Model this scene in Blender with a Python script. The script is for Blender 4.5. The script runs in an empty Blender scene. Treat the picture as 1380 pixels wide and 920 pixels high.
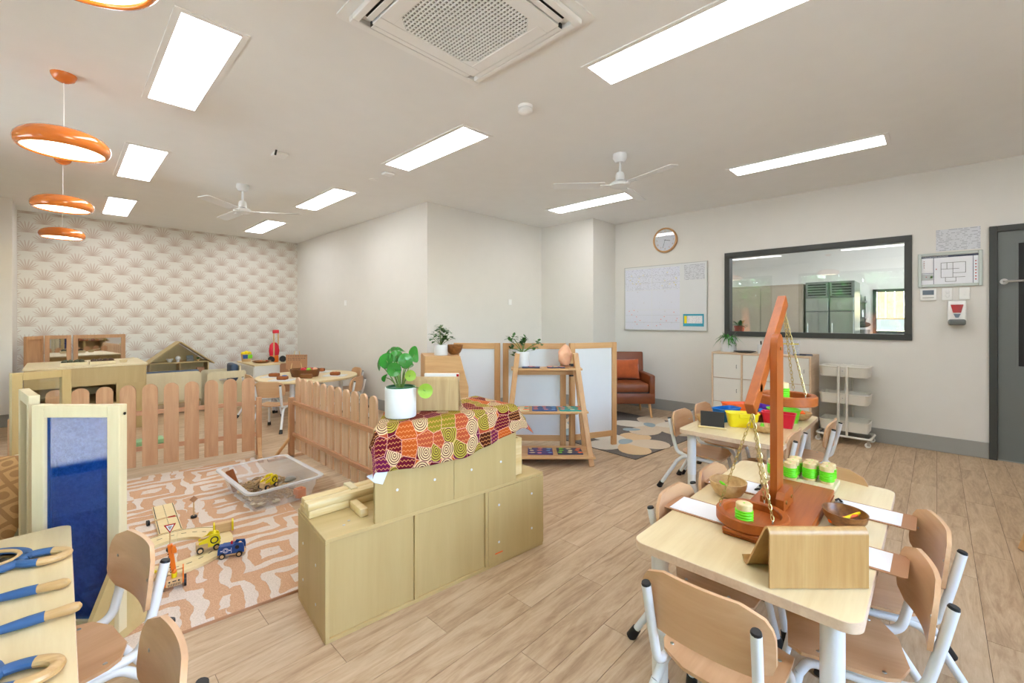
import bpy, bmesh, math, random
from mathutils import Vector, Matrix, noise
PI=math.pi
random.seed(7)
sc=bpy.context.scene
C=bpy.data.collections.new('scene'); sc.collection.children.link(C)

# ------------------------------------------------------------ camera
VA=math.radians(45.86)                      # the camera looks this far right of +Y
cd=bpy.data.cameras.new('camera'); cam=bpy.data.objects.new('camera',cd); C.objects.link(cam)
cam.location=(0,0,1.265); cam.rotation_euler=(PI/2,0,-VA)
cd.sensor_width=36; cd.lens=590/1380*36; cd.shift_y=-30/1380; cd.clip_start=.03; cd.clip_end=200
sc.camera=cam
# ------------------------------------------------------------ world, light, exposure
w=bpy.data.worlds.new('world'); sc.world=w; w.use_nodes=True
nt=w.node_tree; nt.nodes.clear()
sky=nt.nodes.new('ShaderNodeTexSky'); sky.sky_type='NISHITA'; sky.sun_disc=False; sky.sun_elevation=math.radians(48); sky.sun_rotation=math.radians(140)
bg=nt.nodes.new('ShaderNodeBackground'); bg.inputs[1].default_value=2.4
ow=nt.nodes.new('ShaderNodeOutputWorld'); nt.links.new(sky.outputs[0],bg.inputs[0]); nt.links.new(bg.outputs[0],ow.inputs[0])
PANEL=6.5          # ceiling panel emission
PEND=3.0           # pendant diffuser emission
sd=bpy.data.lights.new('sun','SUN'); sd.energy=16; sd.angle=.01; sun=bpy.data.objects.new('sun',sd); C.objects.link(sun); sun.rotation_euler=(0,math.radians(32),math.radians(20))   # high sun over the roof, lights the garden, added for its bounce onto the ceiling
sc.view_settings.view_transform='Standard'; sc.view_settings.look='None'; sc.view_settings.gamma=1
sc.view_settings.use_curve_mapping=False; sc.view_settings.exposure=1.12

# ------------------------------------------------------------ node helpers
def mat(name):
    m=bpy.data.materials.new(name); m.use_nodes=True
    t=m.node_tree; b=t.nodes['Principled BSDF']; return m,t,b
def rgb(c):
    def f(v):
        v/=255; return v/12.92 if v<=.04045 else ((v+.055)/1.055)**2.4
    return (f(c[0]),f(c[1]),f(c[2]),1)
def N(t,k,**kw):
    n=t.nodes.new(k)
    for a,v in kw.items():
        if a[0]=='i' and a[1:].isdigit(): n.inputs[int(a[1:])].default_value=v
        else: setattr(n,a,v)
    return n
def L(t,a,b): t.links.new(a,b)
def math_(t,op,a,b=None,c=None,clamp=False):
    n=t.nodes.new('ShaderNodeMath'); n.operation=op; n.use_clamp=clamp
    for i,v in enumerate((a,b,c)):
        if v is None: continue
        if isinstance(v,(int,float)): n.inputs[i].default_value=v
        else: t.links.new(v,n.inputs[i])
    return n.outputs[0]
def ramp(t,fac,stops,interp='LINEAR'):
    n=t.nodes.new('ShaderNodeValToRGB'); n.color_ramp.interpolation=interp
    e=n.color_ramp.elements
    while len(e)<len(stops): e.new(.5)
    for i,(p,c) in enumerate(stops): e[i].position=p; e[i].color=c
    t.links.new(fac,n.inputs[0]); return n.outputs[0]
def mix(t,fac,a,b,kind='MIX'):
    n=t.nodes.new('ShaderNodeMix'); n.data_type='RGBA'; n.blend_type=kind
    for s,v in ((0,fac),(6,a),(7,b)):
        if hasattr(v,'is_linked') or hasattr(v,'links'): t.links.new(v,n.inputs[s])
        else: n.inputs[s].default_value=v
    return n.outputs[2]
def coords(t,scale=(1,1,1),kind='Object',loc=(0,0,0)):
    tc=t.nodes.new('ShaderNodeTexCoord'); mp=t.nodes.new('ShaderNodeMapping')
    mp.inputs['Scale'].default_value=scale; mp.inputs['Location'].default_value=loc
    t.links.new(tc.outputs[kind],mp.inputs[0]); return mp.outputs[0]
def noise_(t,v,scale,detail=3,rough=.5,dist=0):
    n=t.nodes.new('ShaderNodeTexNoise'); n.inputs['Scale'].default_value=scale; n.inputs['Detail'].default_value=detail
    n.inputs['Roughness'].default_value=rough; n.inputs['Distortion'].default_value=dist
    t.links.new(v,n.inputs['Vector']); return n.outputs[0]
def bump(t,b,h,strength=.2,dist=.002):
    n=t.nodes.new('ShaderNodeBump'); n.inputs['Strength'].default_value=strength; n.inputs['Distance'].default_value=dist
    t.links.new(h,n.inputs['Height']); t.links.new(n.outputs[0],b.inputs['Normal'])
def plain(name,c,rough=.5,metal=0,var=.04,spec=None,coat=0,sheen=0):
    m,t,b=mat(name)
    v=coords(t); n=noise_(t,v,6,4)
    lo=tuple(x*(1-var) for x in rgb(c)[:3])+(1,); hi=tuple(min(1,x*(1+var)) for x in rgb(c)[:3])+(1,)
    L(t,ramp(t,n,[(.3,lo),(.7,hi)]),b.inputs['Base Color'])
    b.inputs['Roughness'].default_value=rough; b.inputs['Metallic'].default_value=metal
    if spec is not None: b.inputs['Specular IOR Level'].default_value=spec
    if coat: b.inputs['Coat Weight'].default_value=coat; b.inputs['Coat Roughness'].default_value=.1
    if sheen: b.inputs['Sheen Weight'].default_value=sheen
    return m
def wood(name,c1,c2,axis='x',scale=1,rough=.42,contrast=1,spots=True,stripes=0):
    m,t,b=mat(name)
    k={'x':(1.2,14,14),'y':(14,1.2,14),'z':(14,14,1.2)}[axis]
    v=coords(t,tuple(a*scale for a in k))
    oi=t.nodes.new('ShaderNodeObjectInfo'); add=t.nodes.new('ShaderNodeVectorMath'); add.operation='ADD'
    sc_=t.nodes.new('ShaderNodeMath'); sc_.operation='MULTIPLY'; sc_.inputs[1].default_value=37
    L(t,oi.outputs['Random'],sc_.inputs[0]); L(t,v,add.inputs[0]); L(t,sc_.outputs[0],add.inputs[1]); v=add.outputs[0]
    n1=noise_(t,v,1.1,5,.6,1.2); n2=noise_(t,v,5,3,.7)
    f=math_(t,'ADD',math_(t,'MULTIPLY',n1,.75),math_(t,'MULTIPLY',n2,.25))
    d=.16/contrast
    col=ramp(t,f,[(.5-d,rgb(c2)),(.5+d,rgb(c1))])
    if stripes:
        k2={'x':(0,1,1),'y':(1,0,1),'z':(1,1,0)}[axis]
        v2=coords(t,tuple(a*stripes for a in k2))
        n3=noise_(t,v2,1,2,.8)
        col=mix(t,math_(t,'MULTIPLY',n3,.5),col,rgb(tuple(x*.78 for x in c2)))
    L(t,col,b.inputs['Base Color']); b.inputs['Roughness'].default_value=rough
    bump(t,b,f,.08,.001)
    return m
def emit(name,c,s):
    m,t,b=mat(name); b.inputs['Base Color'].default_value=rgb(c); b.inputs['Emission Color'].default_value=rgb(c); b.inputs['Emission Strength'].default_value=s
    return m
def glassy(name,c,fac=.06,rough=.0):
    m,t,b=mat(name); t.nodes.remove(b); o=t.nodes['Material Output']
    tr=N(t,'ShaderNodeBsdfTransparent'); tr.inputs[0].default_value=c
    gl=N(t,'ShaderNodeBsdfGlossy'); gl.inputs['Roughness'].default_value=rough; gl.inputs[0].default_value=(1,1,1,1)
    fr=N(t,'ShaderNodeFresnel'); fr.inputs[0].default_value=1.5
    mx=N(t,'ShaderNodeMixShader'); f=math_(t,'ADD',fr.outputs[0],fac,clamp=True)
    L(t,f,mx.inputs[0]); L(t,tr.outputs[0],mx.inputs[1]); L(t,gl.outputs[0],mx.inputs[2]); L(t,mx.outputs[0],o.inputs[0])
    return m
# ------------------------------------------------------------ materials
M={}
M['wall']=plain('wall_paint',(226,223,217),.75,var=.01)
M['ceil']=plain('ceiling_paint',(238,238,236),.85,var=.01)
M['white']=plain('white_gloss_metal',(226,228,229),.28,var=.01,coat=.3)
M['whitep']=plain('white_laminate',(226,223,216),.45,var=.01)
M['plastw']=plain('white_plastic',(242,242,240),.35,var=.005)
M['pot']=plain('white_ceramic',(222,224,226),.4,var=.01)
M['black']=plain('black_rubber',(22,22,23),.5)
M['dgrey']=plain('dark_grey_frame',(62,64,62),.45,var=.02)
M['door']=plain('grey_door_paint',(112,117,116),.5,var=.02)
M['base']=plain('grey_skirting',(158,158,153),.5,var=.02)
M['orange']=plain('glossy_orange_metal',(226,126,48),.18,coat=.8,var=.01)
M['steel']=plain('brushed_steel',(190,190,188),.28,metal=1)
M['dsteel']=plain('dull_steel',(150,150,150),.3,metal=.9)
M['brass']=plain('brass_chain',(200,180,120),.3,metal=1)
M['maple']=wood('maple_laminate',(232,213,170),(219,195,148),'x',.8,.35)
M['mapley']=wood('maple_laminate_cross',(232,213,170),(219,195,148),'y',.8,.35)
M['edge']=wood('beech_edge_band',(226,200,172),(212,182,152),'x',2,.4)
M['birch']=wood('birch_plywood',(203,178,124),(190,163,107),'x',.5,.45,.8)
M['birchz']=wood('birch_plywood_upright',(197,172,118),(184,157,102),'z',.5,.45,.8)
M['pale']=wood('pale_plywood',(228,214,176),(217,200,160),'z',.7,.45,.8)
M['beech']=wood('beech_plywood_seat',(216,174,132),(198,150,108),'y',.6,.32)
M['beechx']=wood('beech_plywood_back',(216,174,132),(198,150,108),'x',.6,.32)
M['ply']=wood('plywood_edge',(228,200,152),(190,150,100),'x',6,.5)
M['oak']=wood('honey_pine',(214,170,118),(192,142,92),'z',.9,.45)
M['oakx']=wood('honey_pine_rail',(218,174,122),(196,148,98),'x',.9,.45)
M['cedar']=wood('picket_timber',(208,162,122),(184,134,94),'z',.9,.5)
M['cedar2']=wood('pale_picket_timber',(228,192,158),(206,160,122),'z',.9,.5)
M['cedarx']=wood('fence_rail_timber',(222,178,142),(204,154,118),'y',1,.5)
M['cedarxx']=wood('fence_rail_timber_long',(204,152,114),(184,130,94),'x',1,.5)
M['teak']=wood('orange_stained_timber',(180,94,30),(150,72,16),'x',.8,.42)
M['teakz']=wood('orange_stained_timber_post',(180,94,28),(152,72,16),'z',.8,.42)
M['bamboo']=wood('bamboo_veneer',(208,166,106),(188,142,82),'z',1.2,.4,1.2,stripes=60)
M['bamboo2']=wood('pale_bamboo_veneer',(206,178,132),(180,148,102),'z',1.2,.4,1.2,stripes=60)
M['pine']=wood('pine_block',(232,210,160),(216,184,122),'x',1,.5,1.3)
M['bowlp']=wood('pale_bowl_wood',(218,182,128),(190,148,94),'x',1.5,.4,1.2)
M['bowld']=wood('dark_bowl_wood',(160,104,50),(110,66,28),'x',1.5,.4,1.3)
M['toyw']=wood('toy_beech',(222,186,136),(206,166,114),'x',2,.45)
M['track']=wood('track_wood',(236,216,166),(226,202,150),'x',1,.45)
for k,c in dict(blue=(20,110,190),yellow=(246,222,20),red=(216,24,52),green=(122,206,40),orangep=(250,106,24),purple=(104,46,176)).items():
    M[k]=plain(k+'_plastic',c,.35,var=.02)
M['lime']=plain('lime_rubber_bands',(110,222,10),.5,var=.02)
M['toyblue']=plain('toy_blue_paint',(28,74,140),.35)
M['toyor']=plain('toy_orange_paint',(238,120,24),.35)
M['toyye']=plain('toy_yellow_paint',(238,214,20),.35)
M['magblue']=plain('blue_silicone',(52,92,140),.55,var=.06)
M['leather']=plain('tan_leather',(122,62,27),.4,var=.12)
M['cushor']=plain('rust_cushion_cloth',(178,84,36),.9,var=.3,sheen=.3)
M['navy']=plain('navy_vinyl',(58,76,100),.5,var=.05)
M['soil']=plain('potting_soil',(60,44,32),.95,var=.4)
M['leaf']=plain('glossy_green_leaf',(46,128,38),.3,var=.35)
M['leaf2']=plain('dark_green_leaf',(52,104,34),.4,var=.35)
M['leafy']=plain('yellow_green_leaf',(140,176,58),.4,var=.15)
M['stem']=plain('plant_stem',(104,134,60),.5,var=.1)
M['paper']=plain('white_paper',(238,240,246),.7,var=.005)
M['hard']=plain('brown_hardboard',(176,128,92),.6,var=.05)
M['chalk']=plain('blackboard_face',(52,48,44),.7,var=.08)
M['salt']=plain('salt_crystal',(238,178,142),.45,var=.2)
M['wicker']=plain('brown_wicker',(124,78,40),.7,var=.4)
M['panelmetal']=plain('light_trim',(212,208,200),.4,var=.01)
M['mirror']=plain('mirror',(225,225,222),.03,metal=1,var=0)
M['cone']=plain('pine_cone',(90,66,50),.8,var=.4)
M['glass']=glassy('window_glass',(.95,.97,.97,1),.02)
M['clear']=glassy('clock_glass',(.99,.99,.99,1),0)
M['acry']=glassy('clear_acrylic',(.93,.94,.93,1),.03)
def blueac():
    m=glassy('blue_acrylic',(.16,.42,.86,1),.03,.04); t=m.node_tree; o=t.nodes['Material Output']; src=o.inputs[0].links[0].from_socket
    d=N(t,'ShaderNodeBsdfDiffuse'); v=coords(t); f=noise_(t,v,90,3,.8); L(t,ramp(t,f,[(.42,rgb((6,56,150))),(.6,rgb((36,104,196)))]),d.inputs[0])  # lighter speckle paints in reflections off the hammered surface
    x=N(t,'ShaderNodeMixShader'); x.inputs[0].default_value=.4; L(t,src,x.inputs[1]); L(t,d.outputs[0],x.inputs[2]); L(t,x.outputs[0],o.inputs[0]); return m
M['blueac']=blueac()
M['lamp']=emit('ceiling_panel_light',(252,253,255),PANEL)
M['pend']=emit('pendant_diffuser',(255,238,205),PEND)
M['screen']=plain('grey_lcd_screen',(110,122,138),.3)
M['redpl']=plain('translucent_red_plastic',(180,36,40),.25,coat=.4)
M['stone']=plain('grey_river_stone',(140,136,124),.6,var=.25)
M['stone2']=plain('cream_river_stone',(206,192,160),.6,var=.15)
M['mulch']=plain('bark_mulch',(166,136,96),.9,var=.45)
M['bark']=plain('brown_bark',(150,84,38),.8,var=.35)
# frosted tub plastic
m,t,b=mat('frosted_tub_plastic'); b.inputs['Base Color'].default_value=(.86,.87,.88,1); b.inputs['Roughness'].default_value=.3; b.inputs['Alpha'].default_value=.2; M['tub']=m
m,t,b=mat('frosted_tub_rim'); b.inputs['Base Color'].default_value=(.86,.87,.88,1); b.inputs['Roughness'].default_value=.25; b.inputs['Alpha'].default_value=.5; M['tubrim']=m
# floor planks: tone per plank from its row and run, grain along the plank
PW,PL=.142,.92
def floor_mat():
    m,t,b=mat('vinyl_plank_floor')
    tc=t.nodes.new('ShaderNodeNewGeometry'); sx=t.nodes.new('ShaderNodeSeparateXYZ'); L(t,tc.outputs['Position'],sx.inputs[0])
    row=math_(t,'FLOOR',math_(t,'DIVIDE',sx.outputs[1],PW))
    off=math_(t,'MULTIPLY',math_(t,'FRACT',math_(t,'MULTIPLY',row,.618)),PL)
    run=math_(t,'FLOOR',math_(t,'DIVIDE',math_(t,'SUBTRACT',sx.outputs[0],off),PL))
    cb=t.nodes.new('ShaderNodeCombineXYZ'); L(t,row,cb.inputs[0]); L(t,run,cb.inputs[1])
    wn=t.nodes.new('ShaderNodeTexWhiteNoise'); wn.noise_dimensions='2D'; L(t,cb.outputs[0],wn.inputs['Vector'])
    mp=t.nodes.new('ShaderNodeMapping'); mp.inputs['Scale'].default_value=(1.6,11,1); L(t,tc.outputs['Position'],mp.inputs[0])
    ad=t.nodes.new('ShaderNodeVectorMath'); ad.operation='ADD'; mu=t.nodes.new('ShaderNodeVectorMath'); mu.operation='SCALE'; mu.inputs['Scale'].default_value=31
    L(t,wn.outputs['Color'],mu.inputs[0]); L(t,mp.outputs[0],ad.inputs[0]); L(t,mu.outputs[0],ad.inputs[1])
    n1=noise_(t,ad.outputs[0],1.3,6,.62,1.6); n2=noise_(t,ad.outputs[0],7,3,.7,.4)
    f=math_(t,'ADD',math_(t,'MULTIPLY',n1,.7),math_(t,'MULTIPLY',n2,.3))
    f=math_(t,'ADD',f,math_(t,'MULTIPLY',math_(t,'SUBTRACT',wn.outputs['Value'],.5),.09))
    col=ramp(t,f,[(.28,rgb((152,122,92))),(.5,rgb((190,162,130))),(.72,rgb((210,186,156)))])
    L(t,col,b.inputs['Base Color']); b.inputs['Roughness'].default_value=.42; b.inputs['Specular IOR Level'].default_value=.35
    bump(t,b,f,.1,.001); return m
M['floor']=floor_mat()
M['joint']=plain('floor_joint',(88,68,52),.8)
def wallpaper():
    m,t,b=mat('palm_fan_wallpaper')
    tc=t.nodes.new('ShaderNodeNewGeometry'); sx=t.nodes.new('ShaderNodeSeparateXYZ'); L(t,tc.outputs['Position'],sx.inputs[0])
    col=None; PX,PZ=.315,.250
    tot=None
    for k in range(2):
        u=math_(t,'ADD',math_(t,'DIVIDE',sx.outputs[0],PX),.5*k); vv=math_(t,'ADD',math_(t,'DIVIDE',sx.outputs[2],PZ),.5*k)
        fu=math_(t,'MULTIPLY',math_(t,'SUBTRACT',math_(t,'FRACT',u),.5),PX)
        fv=math_(t,'MULTIPLY',math_(t,'SUBTRACT',math_(t,'FRACT',vv),.20),PZ)
        r=math_(t,'SQRT',math_(t,'ADD',math_(t,'MULTIPLY',fu,fu),math_(t,'MULTIPLY',fv,fv)))
        th=math_(t,'ARCTAN2',fu,math_(t,'ADD',fv,.006))
        sp=math_(t,'ABSOLUTE',math_(t,'SINE',math_(t,'MULTIPLY',th,11.5)))
        R=math_(t,'ADD',math_(t,'ADD',.074,math_(t,'MULTIPLY',.055,math_(t,'MAXIMUM',0,math_(t,'COSINE',th)))),math_(t,'MULTIPLY',.022,math_(t,'ABSOLUTE',math_(t,'SINE',math_(t,'MULTIPLY',th,5.1)))))
        q=math_(t,'DIVIDE',r,R)
        a=math_(t,'GREATER_THAN',sp,math_(t,'MULTIPLY',q,.98))
        a=math_(t,'MULTIPLY',a,math_(t,'LESS_THAN',q,1.0))
        a=math_(t,'MULTIPLY',a,math_(t,'LESS_THAN',math_(t,'ABSOLUTE',th),1.68))
        a=math_(t,'MULTIPLY',a,math_(t,'SUBTRACT',1.05,math_(t,'MULTIPLY',q,.5)))
        tot=a if tot is None else math_(t,'MAXIMUM',tot,a)
    c=mix(t,math_(t,'MULTIPLY',tot,.85,clamp=True),rgb((222,220,213)),rgb((190,168,156)))
    L(t,c,b.inputs['Base Color']); b.inputs['Roughness'].default_value=.7; return m
M['wallpaper']=wallpaper()
def rug1():
    m,t,b=mat('tan_and_cream_maze_rug')
    v=coords(t)
    nz=N(t,'ShaderNodeTexNoise'); nz.inputs['Scale'].default_value=7; L(t,v,nz.inputs['Vector'])
    ad=N(t,'ShaderNodeVectorMath'); ad.operation='MULTIPLY_ADD'; L(t,nz.outputs['Color'],ad.inputs[0]); ad.inputs[1].default_value=(.09,.09,0); L(t,v,ad.inputs[2])
    vo=N(t,'ShaderNodeTexVoronoi'); vo.distance='CHEBYCHEV'; vo.voronoi_dimensions='2D'; vo.inputs['Scale'].default_value=2.1; vo.inputs['Randomness'].default_value=.85
    L(t,ad.outputs[0],vo.inputs['Vector'])
    s=math_(t,'SINE',math_(t,'MULTIPLY',vo.outputs['Distance'],31))
    brk=noise_(t,v,6,0,.5); s2=math_(t,'ADD',s,math_(t,'MULTIPLY',math_(t,'SUBTRACT',brk,.5),2.6))
    f=ramp(t,s2,[(.02,(0,0,0,1)),(.12,(1,1,1,1))])
    fz=noise_(t,v,180,2,.6)
    c1=ramp(t,fz,[(.3,rgb((190,146,112))),(.7,rgb((216,176,144)))]); c2=ramp(t,fz,[(.3,rgb((206,190,176))),(.7,rgb((230,216,204)))])
    L(t,mix(t,f,c1,c2),b.inputs['Base Color']); b.inputs['Roughness'].default_value=.95; b.inputs['Specular IOR Level'].default_value=.1
    bump(t,b,math_(t,'ADD',f,math_(t,'MULTIPLY',fz,.6)),.5,.004); return m
M['rug1']=rug1()
def fabric(name,c1,c2,scale=200,rough=.95):
    m,t,b=mat(name); v=coords(t); f=noise_(t,v,scale,2,.7)
    L(t,ramp(t,f,[(.35,rgb(c1)),(.65,rgb(c2))]),b.inputs['Base Color']); b.inputs['Roughness'].default_value=rough; b.inputs['Specular IOR Level'].default_value=.1
    bump(t,b,f,.4,.002); return m
M['rug2']=fabric('charcoal_rug',(98,92,88),(124,116,110))
M['petal1']=fabric('beige_rug_petal',(196,176,154),(214,196,172)); M['petal2']=fabric('blue_grey_rug_petal',(140,156,164),(160,174,180)); M['petal3']=fabric('cream_rug_petal',(204,196,182),(220,212,198)); M['petal4']=fabric('sand_rug_petal',(206,174,136),(218,188,150))
M['fleece']=fabric('white_backing_cloth',(214,220,230),(228,232,240),400)
def mustard():
    m,t,b=mat('embossed_mustard_cushion'); v=coords(t,(1,1,1),'UV')
    sx=N(t,'ShaderNodeSeparateXYZ'); L(t,v,sx.inputs[0])
    a=math_(t,'ABSOLUTE',math_(t,'SINE',math_(t,'MULTIPLY',math_(t,'ADD',sx.outputs[0],sx.outputs[1]),13)))
    c=math_(t,'ABSOLUTE',math_(t,'SINE',math_(t,'MULTIPLY',math_(t,'SUBTRACT',sx.outputs[0],sx.outputs[1]),13)))
    g=math_(t,'LESS_THAN',math_(t,'MINIMUM',a,c),.34)
    d=math_(t,'GREATER_THAN',math_(t,'MULTIPLY',a,c),.72); h=math_(t,'ADD',g,d,clamp=True)
    f=noise_(t,v,90,2,.7)
    L(t,mix(t,math_(t,'MULTIPLY',h,.8),rgb((190,148,96)),rgb((148,108,66))),b.inputs['Base Color']); b.inputs['Roughness'].default_value=.95
    bump(t,b,math_(t,'ADD',math_(t,'MULTIPLY',h,-1),math_(t,'MULTIPLY',f,.4)),.8,.006); return m
M['mustard']=mustard()
def cloth():
    m,t,b=mat('dot_painting_cloth'); v=coords(t,(1,1,1),'UV')
    vo=N(t,'ShaderNodeTexVoronoi'); vo.voronoi_dimensions='2D'; vo.inputs['Scale'].default_value=15; vo.inputs['Randomness'].default_value=.72; L(t,v,vo.inputs['Vector'])
    ve=N(t,'ShaderNodeTexVoronoi'); ve.voronoi_dimensions='2D'; ve.feature='DISTANCE_TO_EDGE'; ve.inputs['Scale'].default_value=15; ve.inputs['Randomness'].default_value=.72; L(t,v,ve.inputs['Vector'])
    sp=N(t,'ShaderNodeSeparateColor'); L(t,vo.outputs['Color'],sp.inputs[0])
    base=ramp(t,sp.outputs[0],[(0,rgb((98,14,34))),(.2,rgb((180,82,28))),(.38,rgb((104,22,62))),(.5,rgb((132,120,30))),(.62,rgb((100,16,28))),(.8,rgb((168,74,44))),(.9,rgb((72,28,10)))],'CONSTANT')
    rings=math_(t,'GREATER_THAN',math_(t,'SINE',math_(t,'MULTIPLY',vo.outputs['Distance'],46)),-.35)
    disc=math_(t,'LESS_THAN',vo.outputs['Distance'],.62)
    sel=math_(t,'GREATER_THAN',sp.outputs[1],.5)
    cream=mix(t,math_(t,'GREATER_THAN',sp.outputs[2],.6),rgb((214,186,142)),rgb((176,160,60)))
    base=mix(t,math_(t,'MULTIPLY',disc,sel),base,rgb((82,24,30)))
    c=mix(t,math_(t,'MULTIPLY',math_(t,'MULTIPLY',rings,disc),sel),base,cream)
    # fine zigzag lines in the other cells
    sx=N(t,'ShaderNodeSeparateXYZ'); L(t,v,sx.inputs[0])
    zz=math_(t,'PINGPONG',math_(t,'MULTIPLY',sx.outputs[0],60),.5)
    ln=math_(t,'GREATER_THAN',math_(t,'SINE',math_(t,'ADD',math_(t,'MULTIPLY',sx.outputs[1],340),math_(t,'MULTIPLY',zz,5))),.86)
    c=mix(t,math_(t,'MULTIPLY',math_(t,'MULTIPLY',ln,math_(t,'SUBTRACT',1,sel)),.75),c,rgb((222,150,90)))
    ed=math_(t,'LESS_THAN',ve.outputs['Distance'],.018)
    c=mix(t,math_(t,'MULTIPLY',ed,.8),c,rgb((226,170,150)))
    L(t,c,b.inputs['Base Color']); b.inputs['Roughness'].default_value=.85; b.inputs['Specular IOR Level'].default_value=.15; return m
M['cloth']=cloth()
def doc(name,bgc,ink,rows,cols=9,thr=.5,amt=.5):
    m,t,b=mat(name); v=coords(t,(1,1,1),'UV'); sx=N(t,'ShaderNodeSeparateXYZ'); L(t,v,sx.inputs[0])
    fr=math_(t,'FRACT',math_(t,'MULTIPLY',sx.outputs[1],rows)); line=math_(t,'LESS_THAN',math_(t,'ABSOLUTE',math_(t,'SUBTRACT',fr,.5)),.22)
    cb=N(t,'ShaderNodeCombineXYZ'); L(t,math_(t,'MULTIPLY',sx.outputs[0],cols),cb.inputs[0]); L(t,math_(t,'FLOOR',math_(t,'MULTIPLY',sx.outputs[1],rows)),cb.inputs[1])
    n=noise_(t,cb.outputs[0],1.7,3,.6); w_=math_(t,'GREATER_THAN',n,thr)
    L(t,mix(t,math_(t,'MULTIPLY',math_(t,'MULTIPLY',line,w_),amt),rgb(bgc),rgb(ink)),b.inputs['Base Color']); b.inputs['Roughness'].default_value=.35; return m
M['doc1']=doc('printed_planner_sheet',(222,225,238),(150,150,160),26,12,.54,.6)
M['doc2']=doc('blank_planner_sheet',(222,225,238),(200,190,190),7,3,.62,.4)
M['doc3']=doc('laminated_notice_print',(214,216,222),(120,124,132),13,5,.5,.5)
M['doc4']=doc('small_print',(240,240,244),(160,160,176),12,9,.5,.6)

# ------------------------------------------------------------ mesh helpers
def link(o): C.objects.link(o); return o
def obj(name,bm,m,parent=None,smooth=True,ang=35):
    me=bpy.data.meshes.new(name); bm.to_mesh(me); bm.free()
    if m: me.materials.append(m)
    if smooth:
        me.polygons.foreach_set('use_smooth',[True]*len(me.polygons)); me.set_sharp_from_angle(angle=math.radians(ang))
    o=bpy.data.objects.new(name,me); link(o)
    if parent: o.parent=parent
    return o
def thing(name,label,cat,loc=(0,0,0),rz=0,group=None):
    o=bpy.data.objects.new(name,None); link(o); o.empty_display_size=.05
    o.location=loc; o.rotation_euler=(0,0,rz); o['label']=label; o['category']=cat
    if group: o['group']=group
    return o
def tag(o,label,cat,loc=None,rz=None,group=None):
    o['label']=label; o['category']=cat
    if loc is not None: o.location=loc
    if rz is not None: o.rotation_euler=(0,0,rz)
    if group: o['group']=group
    return o
def struct(o): o['kind']='structure'; return o
def stuff(o): o['kind']='stuff'; return o
def dup(r,loc,rz,label,group=None):
    def cp(o,par):
        c=o.copy(); C.objects.link(c)
        if par: c.parent=par
        for ch in list(o.children): cp(ch,c)
        return c
    c=cp(r,None); c.location=loc; c.rotation_euler=(0,0,rz); c['label']=label
    if group: c['group']=group
    return c
def B(): return bmesh.new()
def add(bm,other):
    me=bpy.data.meshes.new('tmp'); other.to_mesh(me); other.free(); bm.from_mesh(me); bpy.data.meshes.remove(me)
def box(bm,x0,x1,y0,y1,z0,z1,bev=0,seg=1,mx=None):
    t=bmesh.new(); bmesh.ops.create_cube(t,size=1)
    for v in t.verts: v.co=Vector(((x0+x1)/2+v.co.x*(x1-x0),(y0+y1)/2+v.co.y*(y1-y0),(z0+z1)/2+v.co.z*(z1-z0)))
    if bev: bmesh.ops.bevel(t,geom=t.edges[:],offset=bev,segments=seg,affect='EDGES',profile=.5)
    if mx: t.transform(mx)
    add(bm,t); return bm
def bx(*a,**k): return box(B(),*a,**k)
def smoothpath(pts,n=6,rad=.4):
    # round the corners of a polyline
    P=[Vector(p) for p in pts]; out=[P[0]]
    for i in range(1,len(P)-1):
        a,b,c=P[i-1],P[i],P[i+1]; r=min((b-a).length,(c-b).length)*rad
        p=b+(a-b).normalized()*r; q=b+(c-b).normalized()*r
        for k in range(n+1):
            s=k/n; out.append(p*(1-s)**2+b*2*s*(1-s)+q*s*s)
    out.append(P[-1]); return out
def tube(bm,pts,r,seg=10,cap=True,rounded=0,n=6):
    if rounded: pts=smoothpath(pts,n,rounded)
    P=[Vector(p) for p in pts]; rings=[]
    rs=list(r) if isinstance(r,(list,tuple)) else [r]*len(P)
    if len(rs)!=len(P):
        m_=len(rs)-1; rs=[rs[min(int(i/(len(P)-1)*m_),m_-1)]*(1-(i/(len(P)-1)*m_-min(int(i/(len(P)-1)*m_),m_-1)))+rs[min(int(i/(len(P)-1)*m_),m_-1)+1]*(i/(len(P)-1)*m_-min(int(i/(len(P)-1)*m_),m_-1)) for i in range(len(P))]
    d=(P[1]-P[0]).normalized(); up=Vector((0,0,1)) if abs(d.z)<.9 else Vector((1,0,0))
    x=d.cross(up).normalized()
    for i,p in enumerate(P):
        if i==0: d=(P[1]-P[0])
        elif i==len(P)-1: d=(P[-1]-P[-2])
        else: d=(P[i+1]-P[i]).normalized()+(P[i]-P[i-1]).normalized()
        d.normalize(); x=(x-d*x.dot(d)).normalized(); y=d.cross(x)
        rings.append([bm.verts.new(p+(x*math.cos(2*PI*k/seg)+y*math.sin(2*PI*k/seg))*rs[i]) for k in range(seg)])
    for a,b in zip(rings,rings[1:]):
        for k in range(seg): bm.faces.new((a[k],a[(k+1)%seg],b[(k+1)%seg],b[k]))
    if cap: bm.faces.new(rings[0][::-1]); bm.faces.new(rings[-1])
    return bm
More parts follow.
